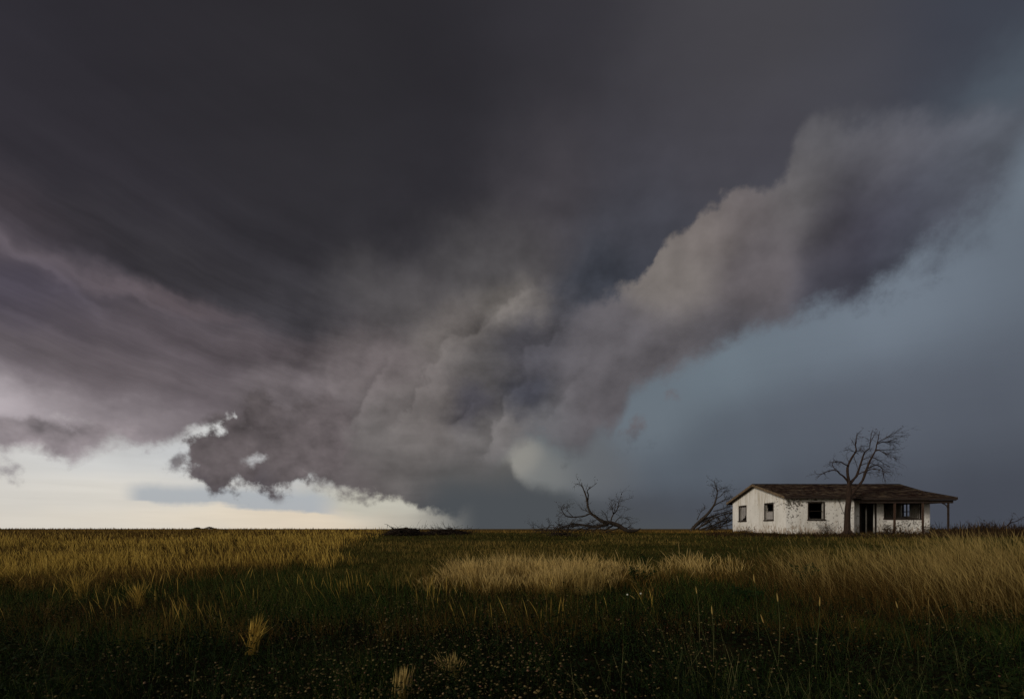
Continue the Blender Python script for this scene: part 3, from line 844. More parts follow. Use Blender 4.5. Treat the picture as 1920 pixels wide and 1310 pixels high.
# --- porch
porch = empty('porch', (HXM, 32.9, FL - .1), 'shaded porch', None); del porch['label']
attach(porch, house)
MB().box(HXM + .003, HX1 + .1, 32.75, HYP - .003, .80, FL - .02).build('porch_slab', 'concrete', porch)
MB().box(HXM - .08, RX1 - .12, 33.02, 33.14, 3.26, 3.42).build('porch_beam', 'wood_dark', porch)
MB().box(HX1 - .16, HX1 - .04, 33.143, HYP - .003, 3.29, 3.42).build('porch_beam', 'wood_dark', porch)
MB().box(HXM + .003, RX1 - .02, 32.90, HYP - .003, 3.425, 3.465).build('porch_ceiling', 'soffit', porch)
for k, px in enumerate((1677, 1730.5, 1778)):
    x = xp(px, 33.08); w = (.048, .045, .036)[k]
    tilt = (.02, -.015, .0)[k]
    post = MB().hexa([(x - w, 33.03, FL - .02), (x + w, 33.03, FL - .02), (x + w, 33.13, FL - .02), (x - w, 33.13, FL - .02),
                      (x - w + tilt, 33.03, 3.26), (x + w + tilt, 33.03, 3.26), (x + w + tilt, 33.13, 3.26), (x - w + tilt, 33.13, 3.26)]).build('post', ('wood_post', 'wood_post', 'wood_dark')[k], porch)
# curved brace between the corner post and the side beam
xs = xp(1778, 33.08)
MB().tube([(xs, 33.1, 2.85), (xs + .01, 33.22, 3.1), (xs, 33.45, 3.28)], [.03, .03, .03], 5).build('brace', 'wood_dark', porch)
MB().tube([(xs - .02, 33.08, 2.92), (xs - .16, 33.08, 3.13), (xs - .42, 33.08, 3.26)], [.028, .028, .028], 5).build('brace', 'wood_dark', porch)

# --- windows
def window_x(yf, w, name='window', sash='sash', label=None, rails=(.5,), mulls=(), panes=True, fw=.07, mat_f='wood_dark', pane_rows=None):
    """Window in a wall that faces the camera (runs along x)."""
    x0, x1, z0, z1 = w
    f = MB(); f.box(x0 - fw, x1 + fw, yf - .03, yf + .05, z1 - .0, z1 + fw); f.box(x0 - fw, x0 - .0, yf - .03, yf + .05, z0, z1 - .0); f.box(x1, x1 + fw, yf - .03, yf + .05, z0, z1)
    o = f.build(name, mat_f, house)
    if label: o['label'] = label
    MB().box(x0 - fw - .04, x1 + fw + .04, yf - .09, yf + .06, z0 - .075, z0 - .002).build('sill', mat_f, o)
    y = yf + .09
    s = MB(); t = .032
    s.box(x0, x0 + t, y, y + .04, z0, z1); s.box(x1 - t, x1, y, y + .04, z0, z1); s.box(x0 + t, x1 - t, y, y + .04, z0, z0 + t); s.box(x0 + t, x1 - t, y, y + .04, z1 - t, z1)
    for r in rails: s.box(x0 + t, x1 - t, y - .005, y + .045, z0 + (z1 - z0) * r - .018, z0 + (z1 - z0) * r + .018)
    for mm in mulls: s.box(x0 + (x1 - x0) * mm - .03, x0 + (x1 - x0) * mm + .03, y - .008, y + .048, z0 + t, z1 - t)
    s.build('sash', sash, o)
    if panes:
        zs = [z0 + t] + [z0 + (z1 - z0) * r for r in rails] + [z1 - t]
        for za, zb in zip(zs[:-1], zs[1:]):
            if pane_rows is None or zs.index(za) in pane_rows:
                MB().box(x0 + t, x1 - t, y + .018, y + .024, za + .026, zb - .026).build('pane', 'glass', o)
    return o

def window_y(xf, w, sgn, label=None, rails=(.5,), fw=.07, mat_f='wood_dark', sash='sash'):
    """Window in a wall that runs along y; sgn = +1 when the outside is towards -x."""
    y0, y1, z0, z1 = w
    a, e = sorted((xf - sgn * .03, xf + sgn * .05))
    f = MB(); f.box(a, e, y0 - fw, y1 + fw, z1, z1 + fw); f.box(a, e, y0 - fw, y0, z0, z1); f.box(a, e, y1, y1 + fw, z0, z1)
    o = f.build('window', mat_f, house)
    if label: o['label'] = label
    a, e = sorted((xf - sgn * .09, xf + sgn * .06))
    MB().box(a, e, y0 - fw - .04, y1 + fw + .04, z0 - .075, z0 - .002).build('sill', mat_f, o)
    xs0 = xf + sgn * .08; t = .04
    a, e = sorted((xs0, xs0 + sgn * .04))
    s = MB(); s.box(a, e, y0, y0 + t, z0, z1); s.box(a, e, y1 - t, y1, z0, z1); s.box(a, e, y0 + t, y1 - t, z0, z0 + t); s.box(a, e, y0 + t, y1 - t, z1 - t, z1)
    for r in rails: s.box(a - .004, e + .004, y0 + t, y1 - t, z0 + (z1 - z0) * r - .03, z0 + (z1 - z0) * r + .03)
    s.build('sash', sash, o)
    return o

w = window_x(HYF, FW, label='dark empty window in the front wall', rails=(), panes=False)
MB().box(FW[0] + .033, FW[1] - .033, HYF + .09, HYF + .13, 2.74, 2.775).build('rail', 'wood_dark', w)
# jagged remnants of glass in the front window
for (xa, xb, za, zb) in ((20.20, 20.34, 2.24, 2.40),):
    mesh_obj('pane', [(xa, HYF + .112, za), (xb, HYF + .112, za), (xa, HYF + .112, zb), (xa, HYF + .116, za), (xb, HYF + .116, za), (xa, HYF + .116, zb)],
             [(0, 1, 2), (3, 5, 4), (0, 3, 4, 1), (1, 4, 5, 2), (2, 5, 3, 0)], 'glass', w)
pw = window_x(HYP, PW, label='wide dark porch window with its glass gone', rails=(), mulls=(.34, .66), panes=False, sash='wood_dark')
g1 = window_y(HX0, GW1, 1, 'far gable window with pale streaked blind', rails=(), sash='wood_dark')
y0, y1, z0, z1 = GW1
for i in range(9):                                   # hanging blind slats with a torn corner
    ya = y0 + .06 + i * (y1 - y0 - .12) / 9; yb = ya + (y1 - y0 - .12) / 9 - .035
    zb = z0 + .07 if i > 6 else z0 + (.48 if i < 4 else .36) - .03 * i
    MB().box(HX0 + .15, HX0 + .156, ya, yb, zb, z1 - .05).build('blind_slat', 'curtain', g1)
g2 = window_y(HX0, GW2, 1, 'near gable window, its upper sash open and dark', rails=(.52,))
y0, y1, z0, z1 = GW2
MB().box(HX0 + .095, HX0 + .101, y0 + .05, y1 - .05, z0 + .05, z0 + (z1 - z0) * .52 - .03).build('pane', 'curtain', g2)
window_y(HX1, SW, -1, 'narrow side window seen through the porch window', rails=(.40,), mat_f='wood_dark', sash='wood_dark')

# --- door: one leaf hanging open in a bare frame
f = MB(); dx0, dx1, dz0, dz1 = DR
f.box(dx0 - .07, dx0, HYP - .03, HYP + .06, dz0, dz1); f.box(dx1, dx1 + .07, HYP - .03, HYP + .06, dz0, dz1); f.box(dx0 - .07, dx1 + .07, HYP - .03, HYP + .06, dz1, dz1 + .07)
door = f.build('door', 'wood_dark', house); door['label'] = 'dark door opening with bare weathered frame'
MB().box(dx0 + .40, dx0 + .47, HYP + .02, HYP + .07, dz0, dz1).build('door_jamb', 'sash', door)
MB().hexa([(dx0 + .02, HYP + .09, dz0 + .02), (dx0 + .36, HYP + .40, dz0 + .02), (dx0 + .34, HYP + .43, dz0 + .02), (dx0, HYP + .12, dz0 + .02),
           (dx0 + .02, HYP + .09, dz1 - .03), (dx0 + .36, HYP + .40, dz1 - .03), (dx0 + .34, HYP + .43, dz1 - .03), (dx0, HYP + .12, dz1 - .03)]).build('door_leaf', 'door', door)
MB().tube([(dx0 + .33, HYP + .37, 2.2), (dx0 + .34, HYP + .31, 2.2)], [.03, .035], 6).build('handle', 'wood_dark', door)
# vent under the eave and a loose cable down the wall
MB().box(20.55, 20.72, HYF - .03, HYF - .001, 3.47, 3.54).build('wall_vent', 'wood_dark', house)
MB().tube([(22.12, HYF - .02, 3.62), (22.25, HYF - .05, 3.25), (22.4, HYF - .04, 2.85), (22.56, HYF - .06, 2.45)], [.012] * 4, 5).build('loose_cable', 'wood_dark', house)

# =====================================================================
# DEAD TREES
# =====================================================================
def crom(pts, n):
    """Catmull-Rom resample of a list of Vectors."""
    P = [pts[0] + (pts[0] - pts[1])] + list(pts) + [pts[-1] + (pts[-1] - pts[-2])]
    out = []
    for i in range(1, len(P) - 2):
        a, b_, c, d = P[i - 1], P[i], P[i + 1], P[i + 2]
        for k in range(n):
            t = k / n
            out.append(0.5 * ((2 * b_) + (c - a) * t + (2 * a - 5 * b_ + 4 * c - d) * t * t + (3 * b_ - a - 3 * c + d) * t ** 3))
    out.append(P[-2])
    return out

def twig(mb, p, d, L, r, rr, depth, droop=0.0, maxd=2):
    """Recursive crooked twig."""
    n = 4; pts = [p]; cur = Vector(p); dd = d.normalized()
    for i in range(n):
        dd = (dd + Vector((rr.gauss(0, .20), rr.gauss(0, .20), rr.gauss(0, .20) - droop))).normalized()
        cur = cur + dd * (L / n); pts.append(cur.copy())
    mb.tube(pts, [r * (1 - .75 * i / n) for i in range(n + 1)], 3, False)
    if depth < maxd:
        for k in range(rr.randint(2, 3)):
            i = rr.randint(1, n)
            nd = (dd + Vector((rr.gauss(0, .65), rr.gauss(0, .65), rr.gauss(0, .55)))).normalized()
            twig(mb, pts[i], nd, L * rr.uniform(.4, .7), r * .6, rr, depth + 1, droop, maxd)

def limb(parent, name, pix, Y0, slope_y, r0, r1, rr, twigs=8, tl=.7, mat='bark', twig_from=.35, droop=0.02, bias=0.0, y_jit=.0, rtw=.012, knots=True, zlift=0.0, maxd=2):
    """A limb through photo-measured joints with its own depth drift; twigs grow from it."""
    pts = []; run = 0.0; last = None
    for (px, py) in pix:
        if last: run += math.hypot(px - last[0], py - last[1]) / FPX * Y0
        last = (px, py)
        pts.append(at(px, py, Y0 + slope_y * run + (rr.uniform(-y_jit, y_jit) if run > 0 else 0)))
    sm = crom(pts, 3)
    n = len(sm)
    rad = [r0 + (r1 - r0) * (i / (n - 1)) ** .8 for i in range(n)]
    if knots: rad = [r * rr.uniform(.88, 1.14) for r in rad]
    mb = MB(); mb.tube(sm, rad, 7 if r0 > .05 else 5)
    for k in range(twigs):
        i = int((twig_from + (1 - twig_from) * rr.random()) * (n - 1))
        i = min(max(i, 1), n - 1)
        d = (sm[i] - sm[i - 1]).normalized()
        nd = (d + Vector((rr.gauss(bias, .65), rr.gauss(0, .8), rr.gauss(0, .5)))).normalized()
        twig(mb, sm[i], nd, tl * rr.uniform(.5, 1.1), min(rtw, rad[i] * .7), rr, 0, droop, maxd)
    return mb.build(name, mat, parent, True)

# --- standing tree in front of the house
rr = random.Random(77)
TY = 32.1
base = at(1589, 1003, TY); base.z = gz(base.x, TY)
tree = empty('dead_tree', base, 'bare dead tree standing before the farmhouse, leaning limbs above the roof', 'tree')
tr = MB()
pts = crom([Vector((base.x - .03, TY, base.z - .25)), at(1588.5, 985, TY), at(1589, 960, TY), at(1591.5, 935, TY), at(1592, 918, TY), at(1591.5, 900, TY)], 3)
n = len(pts)
tr.tube(pts, [.80 * (.32, .28, .25, .24, .23, .225, .22, .215, .21, .205, .20, .19, .175, .16, .14, .13)[min(i, 15)] * rr.uniform(.95, 1.06) for i in range(n)], 10)
for k in range(5):                                   # root flare
    a = k * 1.25 + .3
    tr.tube([Vector((base.x, TY, base.z + .35)), Vector((base.x + math.cos(a) * .25, TY + math.sin(a) * .25, base.z + .10)), Vector((base.x + math.cos(a) * .55, TY + math.sin(a) * .55, base.z - .12))], [.14, .10, .04], 6)
tr.build('trunk', 'bark', tree, True)
LIMBS = [
    ([(1591.5, 903), (1589, 886), (1590, 873), (1597, 858), (1605, 845), (1604, 834), (1606, 820), (1607, 811)], .05, .125, .012, 9, .8),
    ([(1591, 904), (1582, 893), (1575, 888), (1567, 881), (1553, 883), (1543, 887), (1537, 891), (1531, 897)], -.25, .075, .010, 10, .6),
    ([(1590, 873), (1582, 869), (1575, 865), (1567, 866), (1560, 868)], -.3, .055, .012, 12, .6),
    ([(1567, 881), (1562, 874), (1561, 868), (1566, 862)], .2, .030, .010, 4, .5),
    ([(1592, 910), (1599, 900), (1606, 892), (1611, 878), (1615, 866), (1619, 853), (1623, 846), (1630, 840), (1632, 826), (1634, 813), (1636, 806)], .18, .11, .010, 10, .8),
    ([(1591, 935), (1600, 922), (1611, 909), (1618, 899), (1624, 882), (1630, 866), (1636, 855), (1642, 843), (1644, 833), (1646, 826), (1648, 815), (1649, 808)], -.15, .13, .010, 10, .8),
    ([(1645, 832), (1652, 829), (1660, 828), (1668, 827), (1680, 830), (1689, 832)], .3, .05, .008, 12, .7),
    ([(1646, 829), (1655, 824), (1662, 820), (1668, 816), (1680, 811), (1694, 811)], -.25, .042, .008, 8, .7),
    ([(1642, 845), (1648, 844), (1655, 847), (1665, 852), (1675, 857), (1682, 864)], -.35, .045, .008, 11, .6),
    ([(1643, 843), (1655, 843), (1668, 843), (1677, 842)], .35, .032, .008, 9, .6),
    ([(1606, 891), (1613, 887), (1620, 884), (1632, 880), (1642, 879), (1650, 881), (1662, 884)], -.3, .06, .009, 13, .6),
    ([(1626, 878), (1635, 874), (1643, 871), (1651, 875), (1655, 882), (1657, 895), (1662, 907)], .3, .05, .008, 13, .6),
    ([(1614, 872), (1622, 869), (1632, 868), (1642, 871), (1650, 875)], .4, .036, .009, 7, .55),
    ([(1636, 857), (1645, 861), (1655, 867), (1668, 876)], .45, .036, .008, 10, .6),
    ([(1617, 862), (1625, 858), (1634, 857)], -.5, .030, .010, 5, .5),
    ([(1604, 846), (1609, 845), (1614, 843)], .4, .035, .012, 5, .5),
    ([(1603, 848), (1595, 843), (1586, 843)], -.3, .028, .008, 7, .5),
    ([(1621, 848), (1612, 838), (1620, 836), (1632, 837)], .3, .026, .008, 6, .5),
    ([(1600, 853), (1604, 865), (1607, 874), (1610, 884)], .3, .022, .008, 5, .4),
    ([(1604, 836), (1600, 830), (1596, 824)], .2, .022, .008, 5, .4),
    ([(1631, 832), (1637, 820), (1641, 812)], .3, .020, .007, 5, .5),
]
for pix, sl, r0, r1, nt, tl in LIMBS:
    limb(tree, 'branch', pix, TY, sl, r0 * .82, r1, rr, nt, tl * (1.25 if pix[-1][0] > 1640 else .85), 'bark', rtw=.015, twig_from=.25, bias=(.7 if pix[-1][0] > 1640 else 0))

# --- uprooted tree on the rise
rr = random.Random(12)
FY = 35.4
fx = xp(1150, FY)
fallen = empty('fallen_tree', (fx, FY, gz(fx, FY)), 'uprooted dead tree lying on the rise, one tall forked limb pointing up', 'tree')
MB().tube(crom([at(1201, 990, FY + .3), at(1192, 994.5, FY + .2), at(1176, 994, FY), at(1160, 985, FY), at(1146, 980, FY), at(1131, 978, FY)], 4),
          [.03, .045, .06, .075, .09, .10, .11, .12, .13, .135, .14, .145, .145, .145, .14, .14, .135, .13, .13, .13, .13], 9).build('trunk', 'bark_grey', fallen, True)
FL_ = [
    ([(1134, 979), (1124, 974), (1115, 967), (1108, 962), (1103, 952), (1101, 942), (1099, 930), (1094, 917), (1091, 910), (1091, 904)], -.05, .14, .02, 8, .8),
    ([(1101, 940), (1103, 928), (1101, 920), (1106, 915), (1113, 910), (1119, 905)], .2, .055, .014, 5, .6),
    ([(1092, 913), (1088, 909), (1083, 906)], -.2, .03, .012, 4, .5),
    ([(1108, 962), (1102, 964), (1095, 967), (1075, 969), (1062, 967), (1055, 959), (1053, 952), (1059, 944)], -.2, .07, .012, 16, .9),
    ([(1074, 968), (1066, 960), (1063, 953), (1068, 949)], .2, .03, .010, 6, .7),
    ([(1106, 961), (1098, 957), (1089, 953)], .3, .03, .012, 6, .6),
    ([(1146, 980), (1146, 973), (1150, 964), (1156, 957), (1160, 945), (1164, 931), (1167, 921)], .15, .06, .010, 12, .9),
    ([(1150, 964), (1147, 952), (1142, 943)], -.2, .035, .010, 7, .7),
    ([(1149, 967), (1153, 953), (1155, 944)], .3, .030, .010, 6, .6),
    ([(1154, 978), (1160, 971), (1168, 970), (1176, 972), (1181, 978)], .2, .035, .010, 9, .8),
    ([(1140, 981), (1138, 970), (1132, 960), (1126, 955)], -.3, .03, .010, 6, .7),
    ([(1140, 982), (1128, 985), (1112, 988), (1095, 984), (1080, 985), (1060, 988), (1040, 992), (1018, 994), (998, 993)], -.12, .12, .016, 26, .9),
    ([(1096, 984), (1085, 982), (1072, 983), (1056, 986), (1047, 983), (1040, 977)], -.3, .06, .012, 14, .8),
    ([(1132, 984), (1120, 990), (1108, 997)], -.4, .08, .02, 10, .8),
    ([(1150, 984), (1140, 990), (1128, 996)], -.3, .08, .02, 10, .7),
    ([(1165, 988), (1150, 993), (1136, 997)], -.4, .07, .02, 9, .7),
    ([(1118, 987), (1104, 990), (1086, 995)], .2, .05, .012, 14, .9),
    ([(1050, 990), (1030, 988), (1012, 991), (996, 990)], .2, .035, .010, 14, .7),
]
for pix, sl, r0, r1, nt, tl in FL_:
    limb(fallen, 'branch', pix, FY, sl, r0, r1, rr, nt, tl, 'bark_grey', twig_from=.2, rtw=.016)

for k in range(16):                                  # broken lesser limbs strewn round the fall
    x0_, y0_ = rr.uniform(1010, 1180), rr.uniform(985, 997)
    x1_ = x0_ + rr.uniform(-34, 34); y1_ = y0_ - rr.uniform(-3, 14)
    limb(fallen, 'branch', [(x0_, y0_), ((x0_ + x1_) / 2, (y0_ + y1_) / 2 - rr.uniform(0, 5)), (x1_, y1_)], FY + rr.uniform(-.8, .8), rr.uniform(-.2, .2), .04, .012, rr, 7, .7, 'bark_grey', twig_from=.15, rtw=.015)

# --- collapsed tree heaped against the back of the gable
rr = random.Random(31)
GY = 43.4
lx = xp(1300, GY)
lean = empty('leaning_dead_tree', (lx, GY, gz(lx, GY)), 'toppled dead tree heaped against the gable end of the farmhouse', 'tree')
MB().tube(crom([at(1294, 997, GY), at(1302, 987, GY), at(1312, 977, GY), at(1325, 965, GY), at(1334, 954, GY)], 3),
          [.16, .16, .155, .15, .145, .14, .135, .13, .12, .115, .11, .105, .10], 8).build('trunk', 'bark_grey', lean, True)
LL = [
    ([(1334, 954), (1340, 944), (1343, 934), (1345, 921), (1341, 909), (1339, 900)], .1, .10, .012, 14, .9),
    ([(1345, 921), (1352, 916), (1362, 914)], -.1, .04, .010, 10, .8),
    ([(1342, 935), (1350, 930), (1358, 922), (1366, 920)], .15, .04, .010, 10, .8),
    ([(1337, 949), (1350, 941), (1362, 936), (1374, 930)], .2, .06, .014, 12, .9),
    ([(1300, 990), (1320, 974), (1340, 966), (1358, 960), (1378, 954)], .1, .10, .03, 16, .9),
    ([(1306, 992), (1325, 979), (1345, 968), (1365, 962), (1380, 960)], -.05, .09, .03, 16, .9),
    ([(1312, 993), (1335, 985), (1355, 977), (1378, 972)], .12, .08, .03, 16, .8),
    ([(1322, 994), (1345, 988), (1376, 982)], .05, .08, .03, 14, .8),
    ([(1345, 967), (1350, 978), (1352, 992)], .1, .05, .03, 6, .6),
    ([(1358, 962), (1362, 975), (1364, 994)], .15, .05, .03, 6, .6),
    ([(1330, 978), (1334, 986), (1336, 995)], .1, .04, .02, 6, .6),
    ([(1338, 958), (1350, 955), (1364, 950), (1376, 948)], .2, .05, .014, 12, .8),
]
for pix, sl, r0, r1, nt, tl in LL:
    limb(lean, 'branch', pix, GY, sl, r0, r1, rr, nt, tl, 'bark_grey', twig_from=.15, rtw=.017)

for k in range(16):                                  # tangle of lesser limbs in the heap
    x0_, y0_ = rr.uniform(1306, 1362), rr.uniform(972, 995)
    x1_ = x0_ + rr.uniform(12, 40); y1_ = y0_ - rr.uniform(-4, 26)
    limb(lean, 'branch', [(x0_, y0_), ((x0_ + x1_) / 2 + rr.uniform(-3, 3), (y0_ + y1_) / 2 - rr.uniform(0, 5)), (min(x1_, 1385), y1_)], GY + rr.uniform(-.5, 1.2), rr.uniform(-.1, .3), .045, .012, rr, 7, .7, 'bark_grey', twig_from=.15, rtw=.017)

# --- heaps of dead brush on the rise
def brush_pile(px0, px1, ytop, ybase, Y, n, label, seed):
    rr = random.Random(seed)
    c = at((px0 + px1) / 2, ybase, Y); hw = (px1 - px0) / 2 / FPX * Y; h = (ybase - ytop) / FPX * Y
    z0 = gz(c.x, Y); h = CAM_H + (HY - ytop) / FPX * Y - z0
    o = empty('brush_pile', (c.x, Y, z0), label, 'brush pile', 'brush piles on the rise')
    mb = MB()
    for i in range(n):
        u = rr.gauss(0, .42); u = max(-1, min(1, u))
        top = h * (1 - u * u * .8) * rr.uniform(.25, 1.0)
        p = Vector((c.x + u * hw, Y + rr.gauss(0, .7), z0 + rr.uniform(-.05, top * .6)))
        d = Vector((rr.gauss(0, 1), rr.gauss(0, .7), rr.gauss(.02, .12)))
        twig(mb, p, d, rr.uniform(.4, 1.1), rr.uniform(.012, .035), rr, 0, .05, 1)
    b_ = mb.build('sticks', 'brush', o, True); b_['kind'] = 'stuff'
    # matted core of leaves and earth
    bm = bmesh.new(); bmesh.ops.create_icosphere(bm, subdivisions=4, radius=1.0)
    for v in bm.verts:
        q = v.co.copy()
        f = 1 + .35 * mnoise.noise(q * 2.3 + Vector((seed, 0, 0))) + .22 * mnoise.noise(q * 7 + Vector((0, seed, 0)))
        v.co = Vector((c.x + q.x * hw * .82 * f, Y + q.y * .8 * f, z0 - .1 + max(q.z, -.1) * h * .72 * f))
    me = bpy.data.meshes.new('matted_core'); bm.to_mesh(me); bm.free()
    link('matted_core', me, 'brush', o)
brush_pile(718, 798, 981.5, 999, 33.0, 330, 'taller dark brush pile with a humped top, left of the two', 3)
brush_pile(782, 885, 986, 999, 33.6, 380, 'long low dark brush pile right of the humped one', 4)
brush_pile(1030, 1066, 995, 1004, 31.0, 80, 'small dark brush clump below the fallen tree', 6)

# --- lone branch at the right edge and bare shrub beside it
rr = random.Random(8)
BY = 35.5
bx = xp(1880, BY)
br = empty('fallen_branch', (bx, BY, gz(bx, BY)), 'bare forked branch sticking out of the grass at the right edge', 'branch')
limb(br, 'stem', [(1872, 993), (1882, 989), (1890, 984), (1896, 979), (1905, 977), (1914, 972), (1924, 967)], BY, .1, .06, .012, rr, 10, .6, 'bark', rtw=.012)
limb(br, 'side_shoot', [(1890, 984), (1895, 977), (1897, 973)], BY, -.1, .035, .012, rr, 5, .4, 'bark', rtw=.012)

def shrub(name, px, py_top, Y, label, cat, seed, n=26, mat='twig', spread=.5, leaves=0, leafmat='dark_weed'):
    rr = random.Random(seed)
    x = xp(px, Y); z = gz(x, Y); h = CAM_H + (HY - py_top) / FPX * Y - z
    o = empty(name, (x, Y, z), label, cat)
    mb = MB(); tips = []
    for i in range(n):
        d = Vector((rr.gauss(0, spread), rr.gauss(0, spread), 1)).normalized()
        p = Vector((x + rr.gauss(0, .06), Y + rr.gauss(0, .06), z - .05))
        twig(mb, p, d, h * rr.uniform(.6, 1.05), .012, rr, 0, 0, 2)
        tips.append((p, d, h))
    s = mb.build('stems', mat, o)
    if leaves:
        V, F, T = [], [], []
        for i in range(leaves):
            p, d, hh = tips[rr.randrange(len(tips))]
            q = p + d * hh * rr.uniform(.25, 1.05) + Vector((rr.gauss(0, .12), rr.gauss(0, .12), rr.gauss(0, .08)))
            a = Vector((rr.gauss(0, 1), rr.gauss(0, 1), rr.gauss(0, .5))).normalized(); c = a.cross(Vector((rr.gauss(0, 1), rr.gauss(0, 1), rr.gauss(0, 1)))).normalized()
            l = rr.uniform(.03, .07); k = len(V)
            V += [tuple(q - a * l), tuple(q + c * l * .5), tuple(q + a * l), tuple(q - c * l * .5)]
            F.append((k, k + 1, k + 2, k + 3)); T += [rr.random()] * 4
        me = bpy.data.meshes.new('leaves'); me.from_pydata(V, [], F)
        at_ = me.attributes.new('tint', 'FLOAT', 'POINT'); at_.data.foreach_set('value', T)
        lf = link('leaves', me, leafmat, o); lf['kind'] = 'stuff'
    return o
shrub('dry_shrub', 1851, 978, 34.5, 'small rust brown shrub on the rise right of the porch', 'shrub', 2, 22, 'twig', .45, 260)
shrub('dry_shrub', 1551, 975, 33.1, 'leafless shrub against the front wall under the window', 'shrub', 3, 16, 'twig', .7, 40)
shrub('dry_shrub', 1664, 980, 32.6, 'straggly brown weed clump at the porch left post', 'shrub', 5, 22, 'twig', .5, 160)
shrub('dry_shrub', 1742, 982, 32.4, 'dark weed clump at the porch right corner post', 'shrub', 7, 18, 'twig', .6, 140)
shrub('dry_shrub', 1400, 984, 33.6, 'thin dry weed at the foot of the gable wall', 'shrub', 9, 10, 'twig', .5, 40)

# --- far bushes on the left horizon
def far_bush(px0, px1, ytop, Y, label, seed):
    rr = random.Random(seed)
    x = xp((px0 + px1) / 2, Y); hw = (px1 - px0) / 2 / FPX * Y; z = gz(x, Y); h = (HY + .6 - ytop) / FPX * Y
    o = empty('distant_bush', (x, Y, z), label, 'bush', 'bushes on the far horizon')
    V, F, T = [], [], []
    for i in range(900):
        a = rr.uniform(0, 6.283); u = rr.uniform(-1, 1); lobes = .7 + .3 * math.sin(u * 5 + seed)
        q = Vector((x + u * hw, Y + rr.gauss(0, 1.2), z + max(0, 1 - abs(u) ** 3) * lobes * h * rr.random() ** .6))
        l = rr.uniform(.12, .32); k = len(V)
        b1 = Vector((rr.gauss(0, 1), rr.gauss(0, 1), rr.gauss(0, 1))).normalized(); b2 = b1.cross(Vector((rr.gauss(0, 1), rr.gauss(0, 1), rr.gauss(0, 1)))).normalized()
        V += [tuple(q - b1 * l), tuple(q + b2 * l * .6), tuple(q + b1 * l), tuple(q - b2 * l * .6)]; F.append((k, k + 1, k + 2, k + 3)); T += [rr.random() * .5] * 4
    me = bpy.data.meshes.new('crown'); me.from_pydata(V, [], F)
    at_ = me.attributes.new('tint', 'FLOAT', 'POINT'); at_.data.foreach_set('value', T)
    link('crown', me, 'forb', o)
    mb = MB()
    mb.tube([(x, Y, z - .2), (x + .1, Y, z + h * .3), (x - .1, Y, z + h * .6)], [.16, .12, .05], 6)
    mb.build('trunk', 'bark', o)
far_bush(364, 376, 988.6, 330.0, 'smaller dark bush on the far left horizon', 1)
far_bush(381, 406, 987.6, 330.0, 'wider dark bush on the far left horizon', 2)

# =====================================================================
# GRASS AND WEEDS
# =====================================================================
def in_poly(px, py, poly):
    inside = np.zeros(px.shape, bool); n = len(poly); j = n - 1
    for i in range(n):
        xi, yi = poly[i]; xj, yj = poly[j]
        c = ((yi > py) != (yj > py)) & (px < (xj - xi) * (py - yi) / (yj - yi + 1e-12) + xi)
        inside ^= c; j = i
    return inside

def vnoise(x, y, seed):
    """Cheap smooth 2-D value noise."""
    r = np.random.default_rng(seed); tab = r.random((64, 64))
    xi = np.floor(x).astype(int); yi = np.floor(y).astype(int); fx = x - xi; fy = y - yi
    fx = fx * fx * (3 - 2 * fx); fy = fy * fy * (3 - 2 * fy)
    g = lambda a, b_: tab[a % 64, b_ % 64]
    return (g(xi, yi) * (1 - fx) + g(xi + 1, yi) * fx) * (1 - fy) + (g(xi, yi + 1) * (1 - fx) + g(xi + 1, yi + 1) * fx) * fy

def scatter(poly, n, rag=0.0):
    """n spots over a patch of ground that the photo outlines, spread evenly as seen (so nearer ground gets finer grass);
    rag makes the patch's border wander and lets strays fall outside it."""
    P = np.array(poly, float)
    out = []
    got = 0
    while got < n:
        px = rng.uniform(P[:, 0].min() - 40 * rag, P[:, 0].max() + 40 * rag, n); py = rng.uniform(P[:, 1].min() - 3 * rag, P[:, 1].max() + 14 * rag, n)
        dep = np.clip((py - 996) / 60, 0, 1)
        qx = px + rag * (60 * (vnoise(px / 47, py / 13, 5) - .5) + rng.normal(0, 14, n)); qy = py + rag * dep * (26 * (vnoise(px / 61, py / 23, 6) - .5) + rng.normal(0, 5, n))
        k = in_poly(qx, qy, poly); px, py = px[k], py[k]
        out.append(np.stack([px, py], 1)); got += len(px)
    q = np.concatenate(out)[:n]
    X, Y = px_ground(q[:, 0], q[:, 1])
    ok = ~np.isnan(Y)
    return X[ok], Y[ok]

